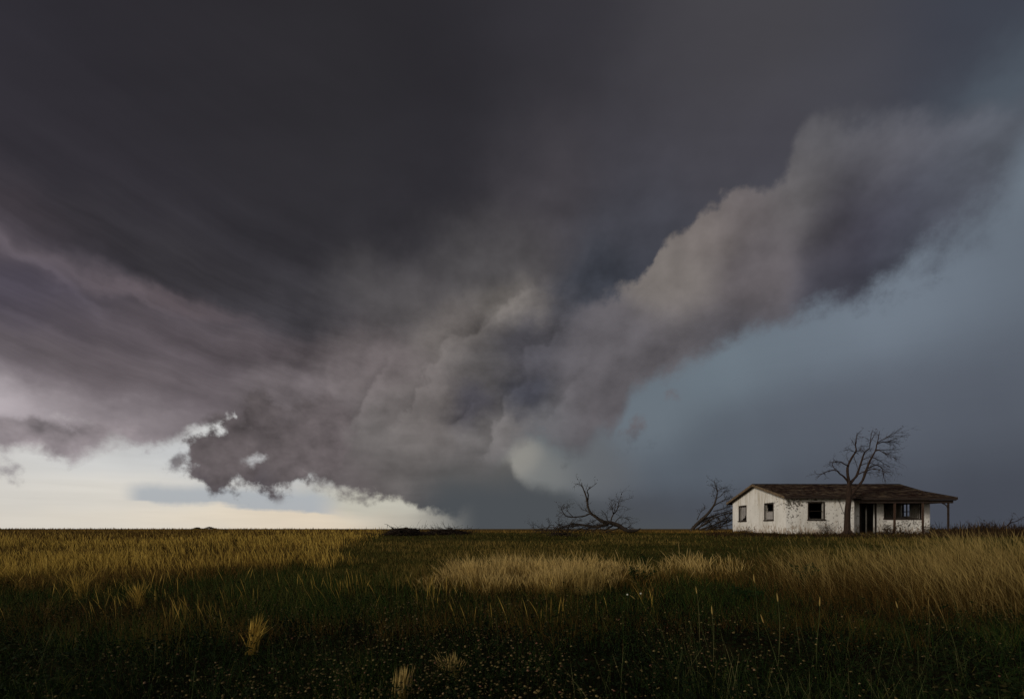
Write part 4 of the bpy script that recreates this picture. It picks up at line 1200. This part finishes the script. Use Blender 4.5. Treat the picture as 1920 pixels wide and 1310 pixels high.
def blades(name, X, Y, h, w, mat, lean=(0.0, 0.0), lean_j=.18, curve=.25, prof=(1.0, .85, .55, 0.0), tint=None, label=None, cat=None, parent=None, z_off=-.02):
    """Bent tapering blades; h, w arrays; lean = mean sideways shift per height (x, y); prof = width along the blade."""
    n = len(X); k = len(prof)
    Z = ground_z(X, Y) + z_off
    ang = rng.uniform(0, math.pi, n)
    ang = np.where(rng.random(n) < .6, rng.normal(0, .5, n), ang)          # most show their flat side
    dx, dy = np.cos(ang), np.sin(ang)
    lx = lean[0] + rng.normal(0, lean_j, n); ly = lean[1] + rng.normal(0, lean_j, n)
    cv = curve * rng.normal(1, .5, n)
    tint = rng.random(n) if tint is None else tint
    V, AL, TI = [], [], []
    cols = []
    off = 0
    for i, pw in enumerate(prof):
        t = i / (k - 1)
        cx = X + h * (lx * t + lx * cv * t * t); cy = Y + h * (ly * t + ly * cv * t * t)
        cz = Z + h * t * (1 - .12 * t * np.abs(cv))
        hw = w * pw * .5
        if pw > 0:
            V.append(np.stack([cx - dx * hw, cy - dy * hw, cz], 1)); V.append(np.stack([cx + dx * hw, cy + dy * hw, cz], 1))
            cols.append((off, off + 1)); off += 2; AL += [t, t]
        else:
            V.append(np.stack([cx, cy, cz], 1)); cols.append((off,)); off += 1; AL.append(t)
    vpb = off
    V = np.stack(V, 1).reshape(-1, 3)                                       # (n, vpb, 3)
    base = np.arange(n)[:, None] * vpb
    loops, sizes = [], []
    faces = []
    for a, b_ in zip(cols[:-1], cols[1:]):
        faces.append((a[0], a[1], b_[1], b_[0]) if len(b_) == 2 else (a[0], a[1], b_[0]))
    per = np.array([i for f in faces for i in f]); lens = np.array([len(f) for f in faces])
    loops = (base + per[None, :]).ravel()
    starts = (np.arange(n)[:, None] * lens.sum() + np.concatenate([[0], np.cumsum(lens)[:-1]])[None, :]).ravel()
    o = np_mesh(name, V, loops, starts, {'tint': np.repeat(tint, vpb), 'along': np.tile(np.array(AL), n)}, mat, parent)
    if parent is None: tag(o, label, cat, kind='stuff')
    return o

def wpx(Y, mm, px=.9):
    """Blade width: a real width, but never thinner than a fraction of a photo pixel at that distance."""
    return np.maximum(mm / 1000.0, px * Y / FPX)

def jit(n, m, s, lo, hi): return np.clip(rng.normal(m, s, n), lo, hi)

def tone(n, m, s): return np.clip(rng.normal(m, s, n), 0, 1)

# 1 rust-brown far field on the left
X, Y = scatter([(-420, 992.6), (560, 993.6), (690, 998), (560, 1006), (300, 1013), (-420, 1018)], 16000, 1)
blades('far_field_grass', X, Y, jit(len(X), .36, .1, .15, .6), wpx(Y, 6, 1.2), 'rust', (-.05, 0), prof=(1, .9, 0),
       tint=np.clip(.15 + .7 * vnoise(X * .06, Y * .03, 2) + rng.normal(0, .2, len(X)), 0, 1), label='rust brown grass of the far field on the left', cat='grass')
# 2 left field: a brown and green undergrowth with golden seeding stalks over it
LEFT = [(-420, 1003), (300, 1003), (560, 996), (735, 996), (700, 1004), (640, 1020), (620, 1040), (560, 1066), (440, 1088), (300, 1100), (150, 1112), (-60, 1108), (-420, 1130)]
X, Y = scatter(LEFT, 34000, 1.2)
cl = vnoise(X * .5, Y * .35, 3) * .6 + vnoise(X * 2.2, Y * 1.2, 4) * .4
blades('field_undergrowth', X, Y, jit(len(X), .22, .07, .08, .45), wpx(Y, 6, .9), 'rust', (-.06, 0), .22, .5, (1, .8, .5, 0),
       tint=np.clip(rng.normal(.05 + .8 * cl, .22), 0, 1), label='brown undergrowth beneath the golden stalks of the left field', cat='grass')
X, Y = scatter(LEFT, 40000, 1.5)
cl = vnoise(X * .9, Y * .55, 3) * .55 + vnoise(X * 3.1, Y * 1.9, 4) * .45
edge = sstep(Y, 8.0, 17.0)
big = vnoise(X * .22 + 3, Y * .16, 7)
keep = rng.random(len(X)) < np.clip(.12 + .75 * edge + 2.6 * (cl - .52) * (1 - .5 * edge), .03, 1) * np.clip(.18 + 2.1 * (big - .18), .12, 1)
X, Y, cl = X[keep], Y[keep], cl[keep]
blades('golden_field_grass', X, Y, jit(len(X), .36, .10, .14, .7) * (.7 + .6 * cl), wpx(Y, 4, .62), 'gold', (-.10, 0), .17, .5, (.7, .6, .55, 1.7, 1.0, 0),
       tint=np.clip(rng.normal(.20 + .65 * cl, .26), 0, 1), label='golden seeding grass covering the left field', cat='grass')
# 3 short olive and brown turf of the middle ground
X, Y = scatter([(380, 1000), (760, 998), (1440, 1000), (2300, 1002), (2300, 1075), (1400, 1078), (1200, 1090), (780, 1098), (560, 1098), (400, 1080), (560, 1040), (620, 1020)], 60000, 1)
pt = vnoise(X * .16, Y * .30, 9) * .6 + vnoise(X * .9, Y * .8, 10) * .4
blades('olive_turf', X, Y, jit(len(X), .14, .05, .05, .32) * (.6 + .8 * pt), wpx(Y, 6, 1.0), 'olive', (-.05, 0), .25, .5, (1, .7, 0),
       tint=np.clip(rng.normal(-.06 + 1.15 * pt, .24), 0, 1), label='short olive and brown turf of the middle ground', cat='grass')
# 4 pale plume grass strip, ragged at both ends
STRIP = [(770, 1094), (850, 1082), (1000, 1078), (1150, 1075), (1235, 1072), (1300, 1066), (1360, 1064), (1360, 1088), (1240, 1098), (1160, 1108), (1060, 1107), (980, 1100), (900, 1099), (800, 1099)]
X, Y = scatter(STRIP, 5200, 1.6)
blades('strip_undergrowth', X, Y, jit(len(X), .26, .08, .1, .5), wpx(Y, 5, .8), 'rust', (-.06, 0), .22, .5, (1, .8, .5, 0), label='brown undergrowth of the feathery strip', cat='grass')
X, Y = scatter(STRIP, 12000, 1.5)
cl = vnoise(X * 1.6, Y * 1.3, 21) * .6 + vnoise(X * 4.2, Y * 3.0, 22) * .4
sx = X / Y * FPX + CX
keep = rng.random(len(X)) < np.clip(.06 + 2.3 * (cl - .27), .04, 1) * np.where(sx > 1165, .30 * (vnoise(X * 2.5, Y * 2, 23) > .45), 1) * np.clip((sx - 740) / 140, .15, 1)
X, Y, cl, sx = X[keep], Y[keep], cl[keep], sx[keep]
blades('plume_grass_strip', X, Y, jit(len(X), .41, .10, .16, .68) * (.62 + .6 * cl) * (.66 + .62 * vnoise(X * 1.1, Y * .9, 25)) * np.clip((sx - 700) / 200, .55, 1), wpx(Y, 3.4, .44), 'plume', (-.07, 0), .24, .6, (.6, .5, .6, 2.1, 1.6, 0),
       tint=np.clip(rng.normal(.15 + .6 * cl, .26), 0, 1), label='pale feathery dry grass strip across the middle of the meadow', cat='grass')
# 5 tall leaning grass at the right over a dark red-brown undergrowth
TALL = [(1330, 1074), (1400, 1062), (1500, 1056), (1700, 1050), (2600, 1046), (2600, 1180), (1950, 1168), (1800, 1152), (1650, 1140), (1500, 1122), (1400, 1106), (1340, 1092)]
X, Y = scatter(TALL, 21000, 1.5)
hs = .55 + .45 * sstep(X / Y, .35, .8)
blades('tall_grass_undergrowth', X, Y, jit(len(X), .42, .14, .12, .8) * hs, wpx(Y, 5, .7), 'rust', (-.22, 0), .2, .5, (1, .8, .5, 0),
       tint=tone(len(X), .22, .2), label='dark red-brown undergrowth beneath the tall leaning grass', cat='grass')
X, Y = scatter(TALL, 18500, 1.8)
cl = vnoise(X * 1.1, Y * .8, 31) * .6 + vnoise(X * 3.1, Y * 2.3, 32) * .4
keep = rng.random(len(X)) < np.clip(sstep(X / Y, .36, .72) * .9 + .12, 0, 1) * np.clip(3.2 * (cl - .34), .03, 1)
X, Y, cl = X[keep], Y[keep], cl[keep]
hh = jit(len(X), .74, .17, .3, 1.15) * (.52 + .52 * sstep(X / Y, .36, .82)) * (.8 + .4 * cl)
blades('tall_leaning_grass', X, Y, hh, wpx(Y, 3.2, .32), 'straw', (-.22, .02), .19, .6, (.8, .7, .55, .5, 1.3, 0),
       tint=np.clip(rng.normal(.16 + .55 * cl, .28), 0, 1), label='tall golden grass leaning left in front of the house', cat='grass')
# 6 pale fringe along the crest
X, Y = scatter([(560, 996.5), (740, 996), (870, 997.2), (1060, 997.4), (1180, 996.8), (1420, 997), (1420, 1000), (1180, 1000), (900, 999), (700, 1001), (560, 1004)], 6000)
blades('crest_grass', X, np.maximum(Y, 36.8), jit(len(X), .18, .06, .06, .34), wpx(Y, 6, 1.1), 'rust', (-.1, 0), .2, .4, (1, .8, 0), tint=tone(len(X), .72, .2), label='pale dry grass fringe along the crest of the rise', cat='grass')
# 7 dead weeds round the house
X, Y = scatter([(1300, 999), (1480, 1003.5), (1600, 1001), (1760, 998), (1960, 994), (2200, 994), (2200, 1008), (1900, 1008), (1600, 1008), (1340, 1006)], 8000)
Y = np.where((X > HX0 - .1) & (X < HX1 + .2), np.minimum(Y, 32.6 + .95 * (X < HXM) - .5 * rng.random(len(X)) ** 2), Y)
cl = vnoise(X * 1.3, Y * .5, 44)
rightside = sstep(X, 23.0, 29.0)
blades('dead_weeds', X, Y, jit(len(X), .34, .14, .08, .9) * (.30 + 1.0 * cl) * (.75 + .8 * rightside), wpx(Y, 6, 1.0), 'dark_weed', (-.05, 0), .25, .4, (.8, .9, .7, 0), label='dark dead weeds along the foot of the house', cat='weeds')
# 8 rough brown and green growth between the golden grass and the dark foreground
X, Y = scatter([(-420, 1085), (300, 1085), (620, 1075), (800, 1085), (1250, 1090), (1500, 1100), (2300, 1130), (2300, 1230), (1400, 1190), (900, 1185), (400, 1195), (-420, 1210)], 36000, 2)
pt = vnoise(X * .5, Y * .45, 81) * .6 + vnoise(X * 2.0, Y * 1.6, 82) * .4
gsel = vnoise(X * .33 + 7, Y * .4, 83) * .7 + rng.random(len(X)) * .3
k1 = (gsel < .40)
blades('rough_brown_grass', X[k1], Y[k1], jit(k1.sum(), .24, .08, .08, .5) * (.6 + .7 * pt[k1]), wpx(Y[k1], 4.5, .6), 'rust', (-.08, 0), .26, .5, (1, .8, .5, 0),
       tint=np.clip(rng.normal(-.18 + .85 * pt[k1], .2), 0, 1), label='rough brown grass between the golden field and the foreground', cat='grass')
k2 = ~k1
blades('rough_green_grass', X[k2], Y[k2], jit(k2.sum(), .24, .08, .08, .5) * (.6 + .7 * pt[k2]), wpx(Y[k2], 4.5, .6), 'green', (-.08, 0), .26, .5, (1, .8, .5, 0),
       tint=np.clip(rng.normal(.48 + .4 * pt[k2], .26), 0, 1), label='deep green grass patches before the feathery strip', cat='grass')
X, Y = scatter([(-420, 1100), (500, 1085), (760, 1100), (1250, 1110), (1250, 1175), (500, 1190), (-420, 1190)], 2600)
cl = vnoise(X * 1.4, Y * 1.1, 85); keep = rng.random(len(X)) < np.clip(4.0 * (cl - .58), .02, 1); X, Y = X[keep], Y[keep]
blades('stray_stalks', X, Y, jit(len(X), .40, .09, .2, .6), wpx(Y, 3.4, .5), 'gold', (-.1, 0), .14, .5, (.7, .6, .55, 1.8, 1.2, 0), label='stray golden stalks in the rough grass', cat='grass')
# 9 green grass of the near meadow
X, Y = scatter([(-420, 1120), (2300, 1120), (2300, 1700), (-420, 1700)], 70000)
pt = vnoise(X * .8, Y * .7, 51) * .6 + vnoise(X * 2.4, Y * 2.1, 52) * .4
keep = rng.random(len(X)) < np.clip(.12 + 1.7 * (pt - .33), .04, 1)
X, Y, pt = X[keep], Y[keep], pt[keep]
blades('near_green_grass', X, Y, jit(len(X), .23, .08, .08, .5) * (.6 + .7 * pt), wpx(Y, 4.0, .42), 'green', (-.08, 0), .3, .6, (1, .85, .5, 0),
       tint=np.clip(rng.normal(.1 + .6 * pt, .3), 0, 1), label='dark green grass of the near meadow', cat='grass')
# 10 dark low forbs: mats of small leaves
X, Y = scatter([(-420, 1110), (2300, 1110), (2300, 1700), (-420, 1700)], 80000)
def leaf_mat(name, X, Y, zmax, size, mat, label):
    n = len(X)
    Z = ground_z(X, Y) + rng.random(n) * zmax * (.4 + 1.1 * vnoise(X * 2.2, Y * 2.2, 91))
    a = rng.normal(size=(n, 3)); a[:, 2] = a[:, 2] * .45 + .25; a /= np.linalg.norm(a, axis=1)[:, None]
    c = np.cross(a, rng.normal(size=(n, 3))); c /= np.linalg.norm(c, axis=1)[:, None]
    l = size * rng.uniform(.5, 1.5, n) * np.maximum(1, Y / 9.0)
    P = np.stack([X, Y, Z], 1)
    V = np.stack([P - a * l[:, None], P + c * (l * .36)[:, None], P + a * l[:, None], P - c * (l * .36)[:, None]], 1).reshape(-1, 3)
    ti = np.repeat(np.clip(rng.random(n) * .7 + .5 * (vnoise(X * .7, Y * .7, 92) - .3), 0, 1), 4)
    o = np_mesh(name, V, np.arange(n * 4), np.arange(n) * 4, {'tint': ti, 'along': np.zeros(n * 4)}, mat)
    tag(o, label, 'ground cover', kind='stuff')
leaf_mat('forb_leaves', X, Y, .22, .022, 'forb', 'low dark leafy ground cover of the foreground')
# 11 spent flower heads standing over the forbs
X, Y = scatter([(-420, 1160), (300, 1160), (700, 1135), (1250, 1160), (2300, 1190), (2300, 1650), (-420, 1650)], 26000)
sx = X / Y * FPX + CX
pt = vnoise(X * 1.1, Y * 1.3, 61) * .5 + vnoise(X * 3.3, Y * 3.0, 62) * .5
cen = np.exp(-((sx - 880) / 520) ** 2)
keep = rng.random(len(X)) < np.clip((.07 + .80 * cen) * (.15 + 2.6 * (pt - .32)), .008, 1)
X, Y = X[keep], Y[keep]; n = len(X)
hh = jit(n, .22, .06, .08, .40)
blades('flower_stems', X, Y, hh, np.full(n, .003), 'forb', (0, 0), .03, .1, (1, .8, 0), tint=rng.uniform(.5, 1, n), label='thin stems of the spent meadow flowers', cat='stems')
def heads(name, X, Y, H, R, mat, label):
    """Small faceted seed heads: a squashed six-sided bead with a pointed top."""
    n = len(X); Z = ground_z(X, Y) - .02 + H
    ang = np.arange(6) * math.pi / 3
    ring = np.stack([np.cos(ang), np.sin(ang), np.zeros(6)], 1)
    shape = np.concatenate([[[0, 0, -.55]], ring * [1, 1, 0] + [0, 0, -.12], ring * [.62, .62, 0] + [0, 0, .5], [[0, 0, .72]]])
    shape = shape[None] * np.stack([R, R, R * rng.uniform(.6, 1.2, n)], 1)[:, None, :]
    tilt = rng.normal(0, .45, (n, 2))
    shape[:, :, 0] += shape[:, :, 2] * tilt[:, :1]; shape[:, :, 1] += shape[:, :, 2] * tilt[:, 1:]
    V = (shape + np.stack([X, Y, Z], 1)[:, None, :]).reshape(-1, 3)
    F = []
    for i in range(6):
        j = (i + 1) % 6
        F += [(0, 1 + j, 1 + i), (1 + i, 1 + j, 7 + j), (1 + i, 7 + j, 7 + i), (7 + i, 7 + j, 13)]
    F = np.array(F)
    loops = (np.arange(n)[:, None, None] * 14 + F[None]).ravel()
    o = np_mesh(name, V, loops, np.arange(len(loops) // 3) * 3, {'tint': np.repeat(rng.random(n), 14), 'along': np.zeros(n * 14)}, mat)
    tag(o, label, 'flowers', kind='stuff')
heads('flower_heads', X, Y, hh, rng.uniform(.005, .0145, n), 'seed', 'scattered spent flower heads dotting the dark foreground')
# 12 fresh stems standing in the foreground, thickest at the right
X, Y = scatter([(-420, 1215), (1150, 1200), (1500, 1180), (2300, 1175), (2300, 1500), (-420, 1500)], 5200)
sx = X / Y * FPX + CX
pt = vnoise(X * 2.0, Y * 1.6, 71)
keep = rng.random(len(X)) < np.clip(2.0 * (pt - .4), 0, 1) * np.where(sx > 1150, 1, .22)
X, Y = X[keep], Y[keep]
blades('near_stems', X, Y, jit(len(X), .36, .12, .15, .7), wpx(Y, 2.8, .34), 'stalk', (-.08, 0), .2, .5, (.8, .8, .7, 1.1, 0), label='sparse pale green stems of the foreground', cat='grass')

# --- tufts one can pick out
def tuft(px, py_base, py_top, wid, label, n, seed, splay=.22, lean=-.05, mat='straw', curve=1.0):
    global rng
    keep_rng = rng; rng = np.random.default_rng(seed)
    X0, Y0 = px_ground(np.array([float(px)]), np.array([float(py_base)]))
    X0, Y0 = float(X0[0]), float(Y0[0]); h = (py_base - py_top) / FPX * Y0
    o = empty('grass_tuft', (X0, Y0, gz(X0, Y0)), label, 'grass tuft', 'golden tufts in the dark foreground')
    w = wid / FPX * Y0 * .5
    X = X0 + rng.normal(0, w * .45, n); Y = Y0 + rng.normal(0, w * .45, n)
    blades('blades', X, Y, jit(n, h * .86, h * .14, h * .4, h * 1.02), np.full(n, .0042), mat, (lean, 0), splay, curve, (.6, .7, .8, 1.5, 1.5, 0), parent=o)
    rng = keep_rng
tuft(472, 1226, 1140, 22, 'golden fanned grass tuft standing alone in the dark foreground left', 110, 1, .05, .09, 'gold', curve=1.3)
tuft(848, 1268, 1214, 40, 'short golden tuft with spread tips among the flower heads', 60, 2, .20, 0.0)
tuft(752, 1330, 1238, 26, 'upright golden tuft cut off by the bottom edge', 80, 3, .06, 0.02, curve=.5)
tuft(262, 1140, 1085, 22, 'small rusty tuft at the near edge of the golden field', 60, 4, .10, -.05, 'gold')
tuft(152, 1122, 1062, 30, 'tall loose tuft where the golden field ends on the left', 70, 5, .12, -.05, 'gold')
tuft(1100, 1112, 1050, 60, 'dense pale tuft bulging from the feathery strip', 320, 6, .16, -.03)

# --- tall weed stalks in the right foreground
def stalk(pix, base_py, label, seed, r=.004):
    rr = random.Random(seed)
    X0, Y0 = px_ground(np.array([float(pix[0][0])]), np.array([float(base_py)]))
    Y0 = float(Y0[0]); X0 = float(X0[0])
    o = empty('weed_stalk', (X0, Y0, gz(X0, Y0)), label, 'weed', 'tall stalks in the right foreground')
    pts = [Vector((X0, Y0, gz(X0, Y0) - .03))] + [at(px, py, Y0 - .05 * i) for i, (px, py) in enumerate(pix[1:])]
    sm = crom(pts, 4); n_ = len(sm)
    V = MB(); V.tube(sm, [r * (1 - .55 * i / (n_ - 1)) for i in range(n_)], 5)
    me = bpy.data.meshes.new('stem'); me.from_pydata(V.V, [], V.F)
    a = me.attributes.new('tint', 'FLOAT', 'POINT'); a.data.foreach_set('value', [rr.uniform(.4, 1)] * len(V.V))
    link('stem', me, 'stalk', o)
    d = (sm[-1] - sm[-3]).normalized(); p = sm[-1]
    H = MB(); H.tube([p - d * .03, p - d * .005, p + d * .03, p + d * .07], [.003, .007, .006, .001], 6)
    me = bpy.data.meshes.new('seed_head'); me.from_pydata(H.V, [], H.F)
    a = me.attributes.new('tint', 'FLOAT', 'POINT'); a.data.foreach_set('value', [rr.uniform(.6, 1)] * len(H.V))
    link('seed_head', me, 'plume', o)
stalk([(1244, 1185), (1222, 1155), (1200, 1130), (1188, 1120)], 1190, 'long thin stalk leaning far left above the others', 1)
stalk([(1312, 1200), (1311, 1165), (1309, 1130), (1306, 1108)], 1205, 'upright stalk left of the tall bent ones', 2)
stalk([(1424, 1210), (1421, 1165), (1418, 1120), (1414, 1086)], 1215, 'tallest upright stalk in the right foreground', 3)
stalk([(1466, 1262), (1452, 1225), (1440, 1190), (1430, 1162)], 1268, 'straight pale stalk slanting left across the dark ground', 4)
stalk([(1459, 1240), (1462, 1190), (1461, 1150), (1458, 1122)], 1245, 'upright stalk with a pale head right of the tallest', 5)
stalk([(1338, 1240), (1338, 1205), (1337, 1175), (1335, 1146)], 1245, 'short upright stalk between the paler ones', 6)
stalk([(1530, 1250), (1532, 1200), (1536, 1160), (1537, 1130)], 1255, 'slim stalk standing near the tall leaning grass', 7)
stalk([(1712, 1222), (1700, 1190), (1688, 1155), (1682, 1135)], 1228, 'slanting stalk below the tall grass at the right', 8)

# --- two white flowers on the meadow edge
def white_flower(px, py, label, seed):
    rr = random.Random(seed)
    X0, Y0 = px_ground(np.array([float(px)]), np.array([py + 38.0])); X0, Y0 = float(X0[0]), float(Y0[0])
    top = at(px, py, Y0)
    o = empty('white_flower', (X0, Y0, gz(X0, Y0)), label, 'flower', 'white flowers at the meadow edge')
    V = MB(); V.tube([(X0, Y0, gz(X0, Y0) - .02), (X0 + .01, Y0, (top.z + gz(X0, Y0)) / 2), top], [.004, .0035, .003], 5)
    me = bpy.data.meshes.new('stem'); me.from_pydata(V.V, [], V.F)
    a = me.attributes.new('tint', 'FLOAT', 'POINT'); a.data.foreach_set('value', [.3] * len(V.V)); link('stem', me, 'stalk', o)
    for k in range(6):
        t = k * 1.047; r = .016
        c, s = math.cos(t), math.sin(t)
        V = [(0, 0, 0), (c * r * .6 - s * .006, s * r * .6 + c * .006, .012), (c * r, s * r, .006), (c * r * .6 + s * .006, s * r * .6 - c * .006, .012)]
        V = [(top.x + a_, top.y - z_ * .6 + b_ * .5, top.z + z_ + b_ * .8) for a_, b_, z_ in V]
        me = bpy.data.meshes.new('petal'); me.from_pydata(V, [], [(0, 1, 2, 3)])
        a = me.attributes.new('tint', 'FLOAT', 'POINT'); a.data.foreach_set('value', [rr.random()] * 4); link('petal', me, 'white_petal', o)
white_flower(1176, 1115, 'smaller white flower left of its pair', 1)
white_flower(1201, 1113, 'larger white flower beside the leaning stalk', 2)

# --- broad-leaved green weeds among the tall grass
def leafy_weed(px, py_base, py_top, wid, label, n, seed):
    rr = random.Random(seed)
    X0, Y0 = px_ground(np.array([float(px)]), np.array([float(py_base)])); X0, Y0 = float(X0[0]), float(Y0[0])
    z = gz(X0, Y0); h = (py_base - py_top) / FPX * Y0; w = wid / FPX * Y0 * .5
    o = empty('leafy_weed', (X0, Y0, z), label, 'plant', 'broad-leaved green weeds')
    mb = MB(); V, F, T = [], [], []
    for s in range(9):
        tip = Vector((X0 + rr.gauss(0, w * .6), Y0 + rr.gauss(0, w * .5), z + h * rr.uniform(.65, 1.0)))
        st = Vector((X0 + rr.gauss(0, w * .2), Y0 + rr.gauss(0, w * .2), z - .03))
        mb.tube([st, (st + tip) / 2 + Vector((rr.gauss(0, .03), 0, .03)), tip], [.008, .006, .003], 5)
        for k in range(n // 9):
            u = rr.uniform(.15, 1.0); q = st.lerp(tip, u)
            a = Vector((rr.gauss(0, 1), rr.gauss(0, 1), rr.gauss(.2, .4))).normalized(); c = a.cross(Vector((0, 0, 1)) + Vector((rr.gauss(0, .3), rr.gauss(0, .3), 0))).normalized()
            l = rr.uniform(.05, .10); b0 = len(V)
            V += [tuple(q), tuple(q + a * l * .5 + c * l * .24 + Vector((0, 0, .012))), tuple(q + a * l + Vector((0, 0, -.012))), tuple(q + a * l * .5 - c * l * .24 + Vector((0, 0, .012)))]
            F.append((b0, b0 + 1, b0 + 2, b0 + 3)); T += [rr.random()] * 4
    me = bpy.data.meshes.new('stems'); me.from_pydata(mb.V, [], mb.F)
    a = me.attributes.new('tint', 'FLOAT', 'POINT'); a.data.foreach_set('value', [.3] * len(mb.V)); link('stems', me, 'leaf', o)
    me = bpy.data.meshes.new('leaves'); me.from_pydata(V, [], F)
    a = me.attributes.new('tint', 'FLOAT', 'POINT'); a.data.foreach_set('value', T); lf = link('leaves', me, 'leaf', o); lf['kind'] = 'stuff'
leafy_weed(1512, 1096, 1054, 60, 'dark green leafy weed clump inside the tall grass', 260, 1)
leafy_weed(1390, 1126, 1098, 46, 'low green weed at the front of the tall grass', 180, 2)
leafy_weed(1190, 1095, 1062, 50, 'dark leafy weed in the gap of the feathery strip', 200, 3)
leafy_weed(1208, 1066, 1034, 20, 'single upright green weed behind the feathery strip', 90, 4)
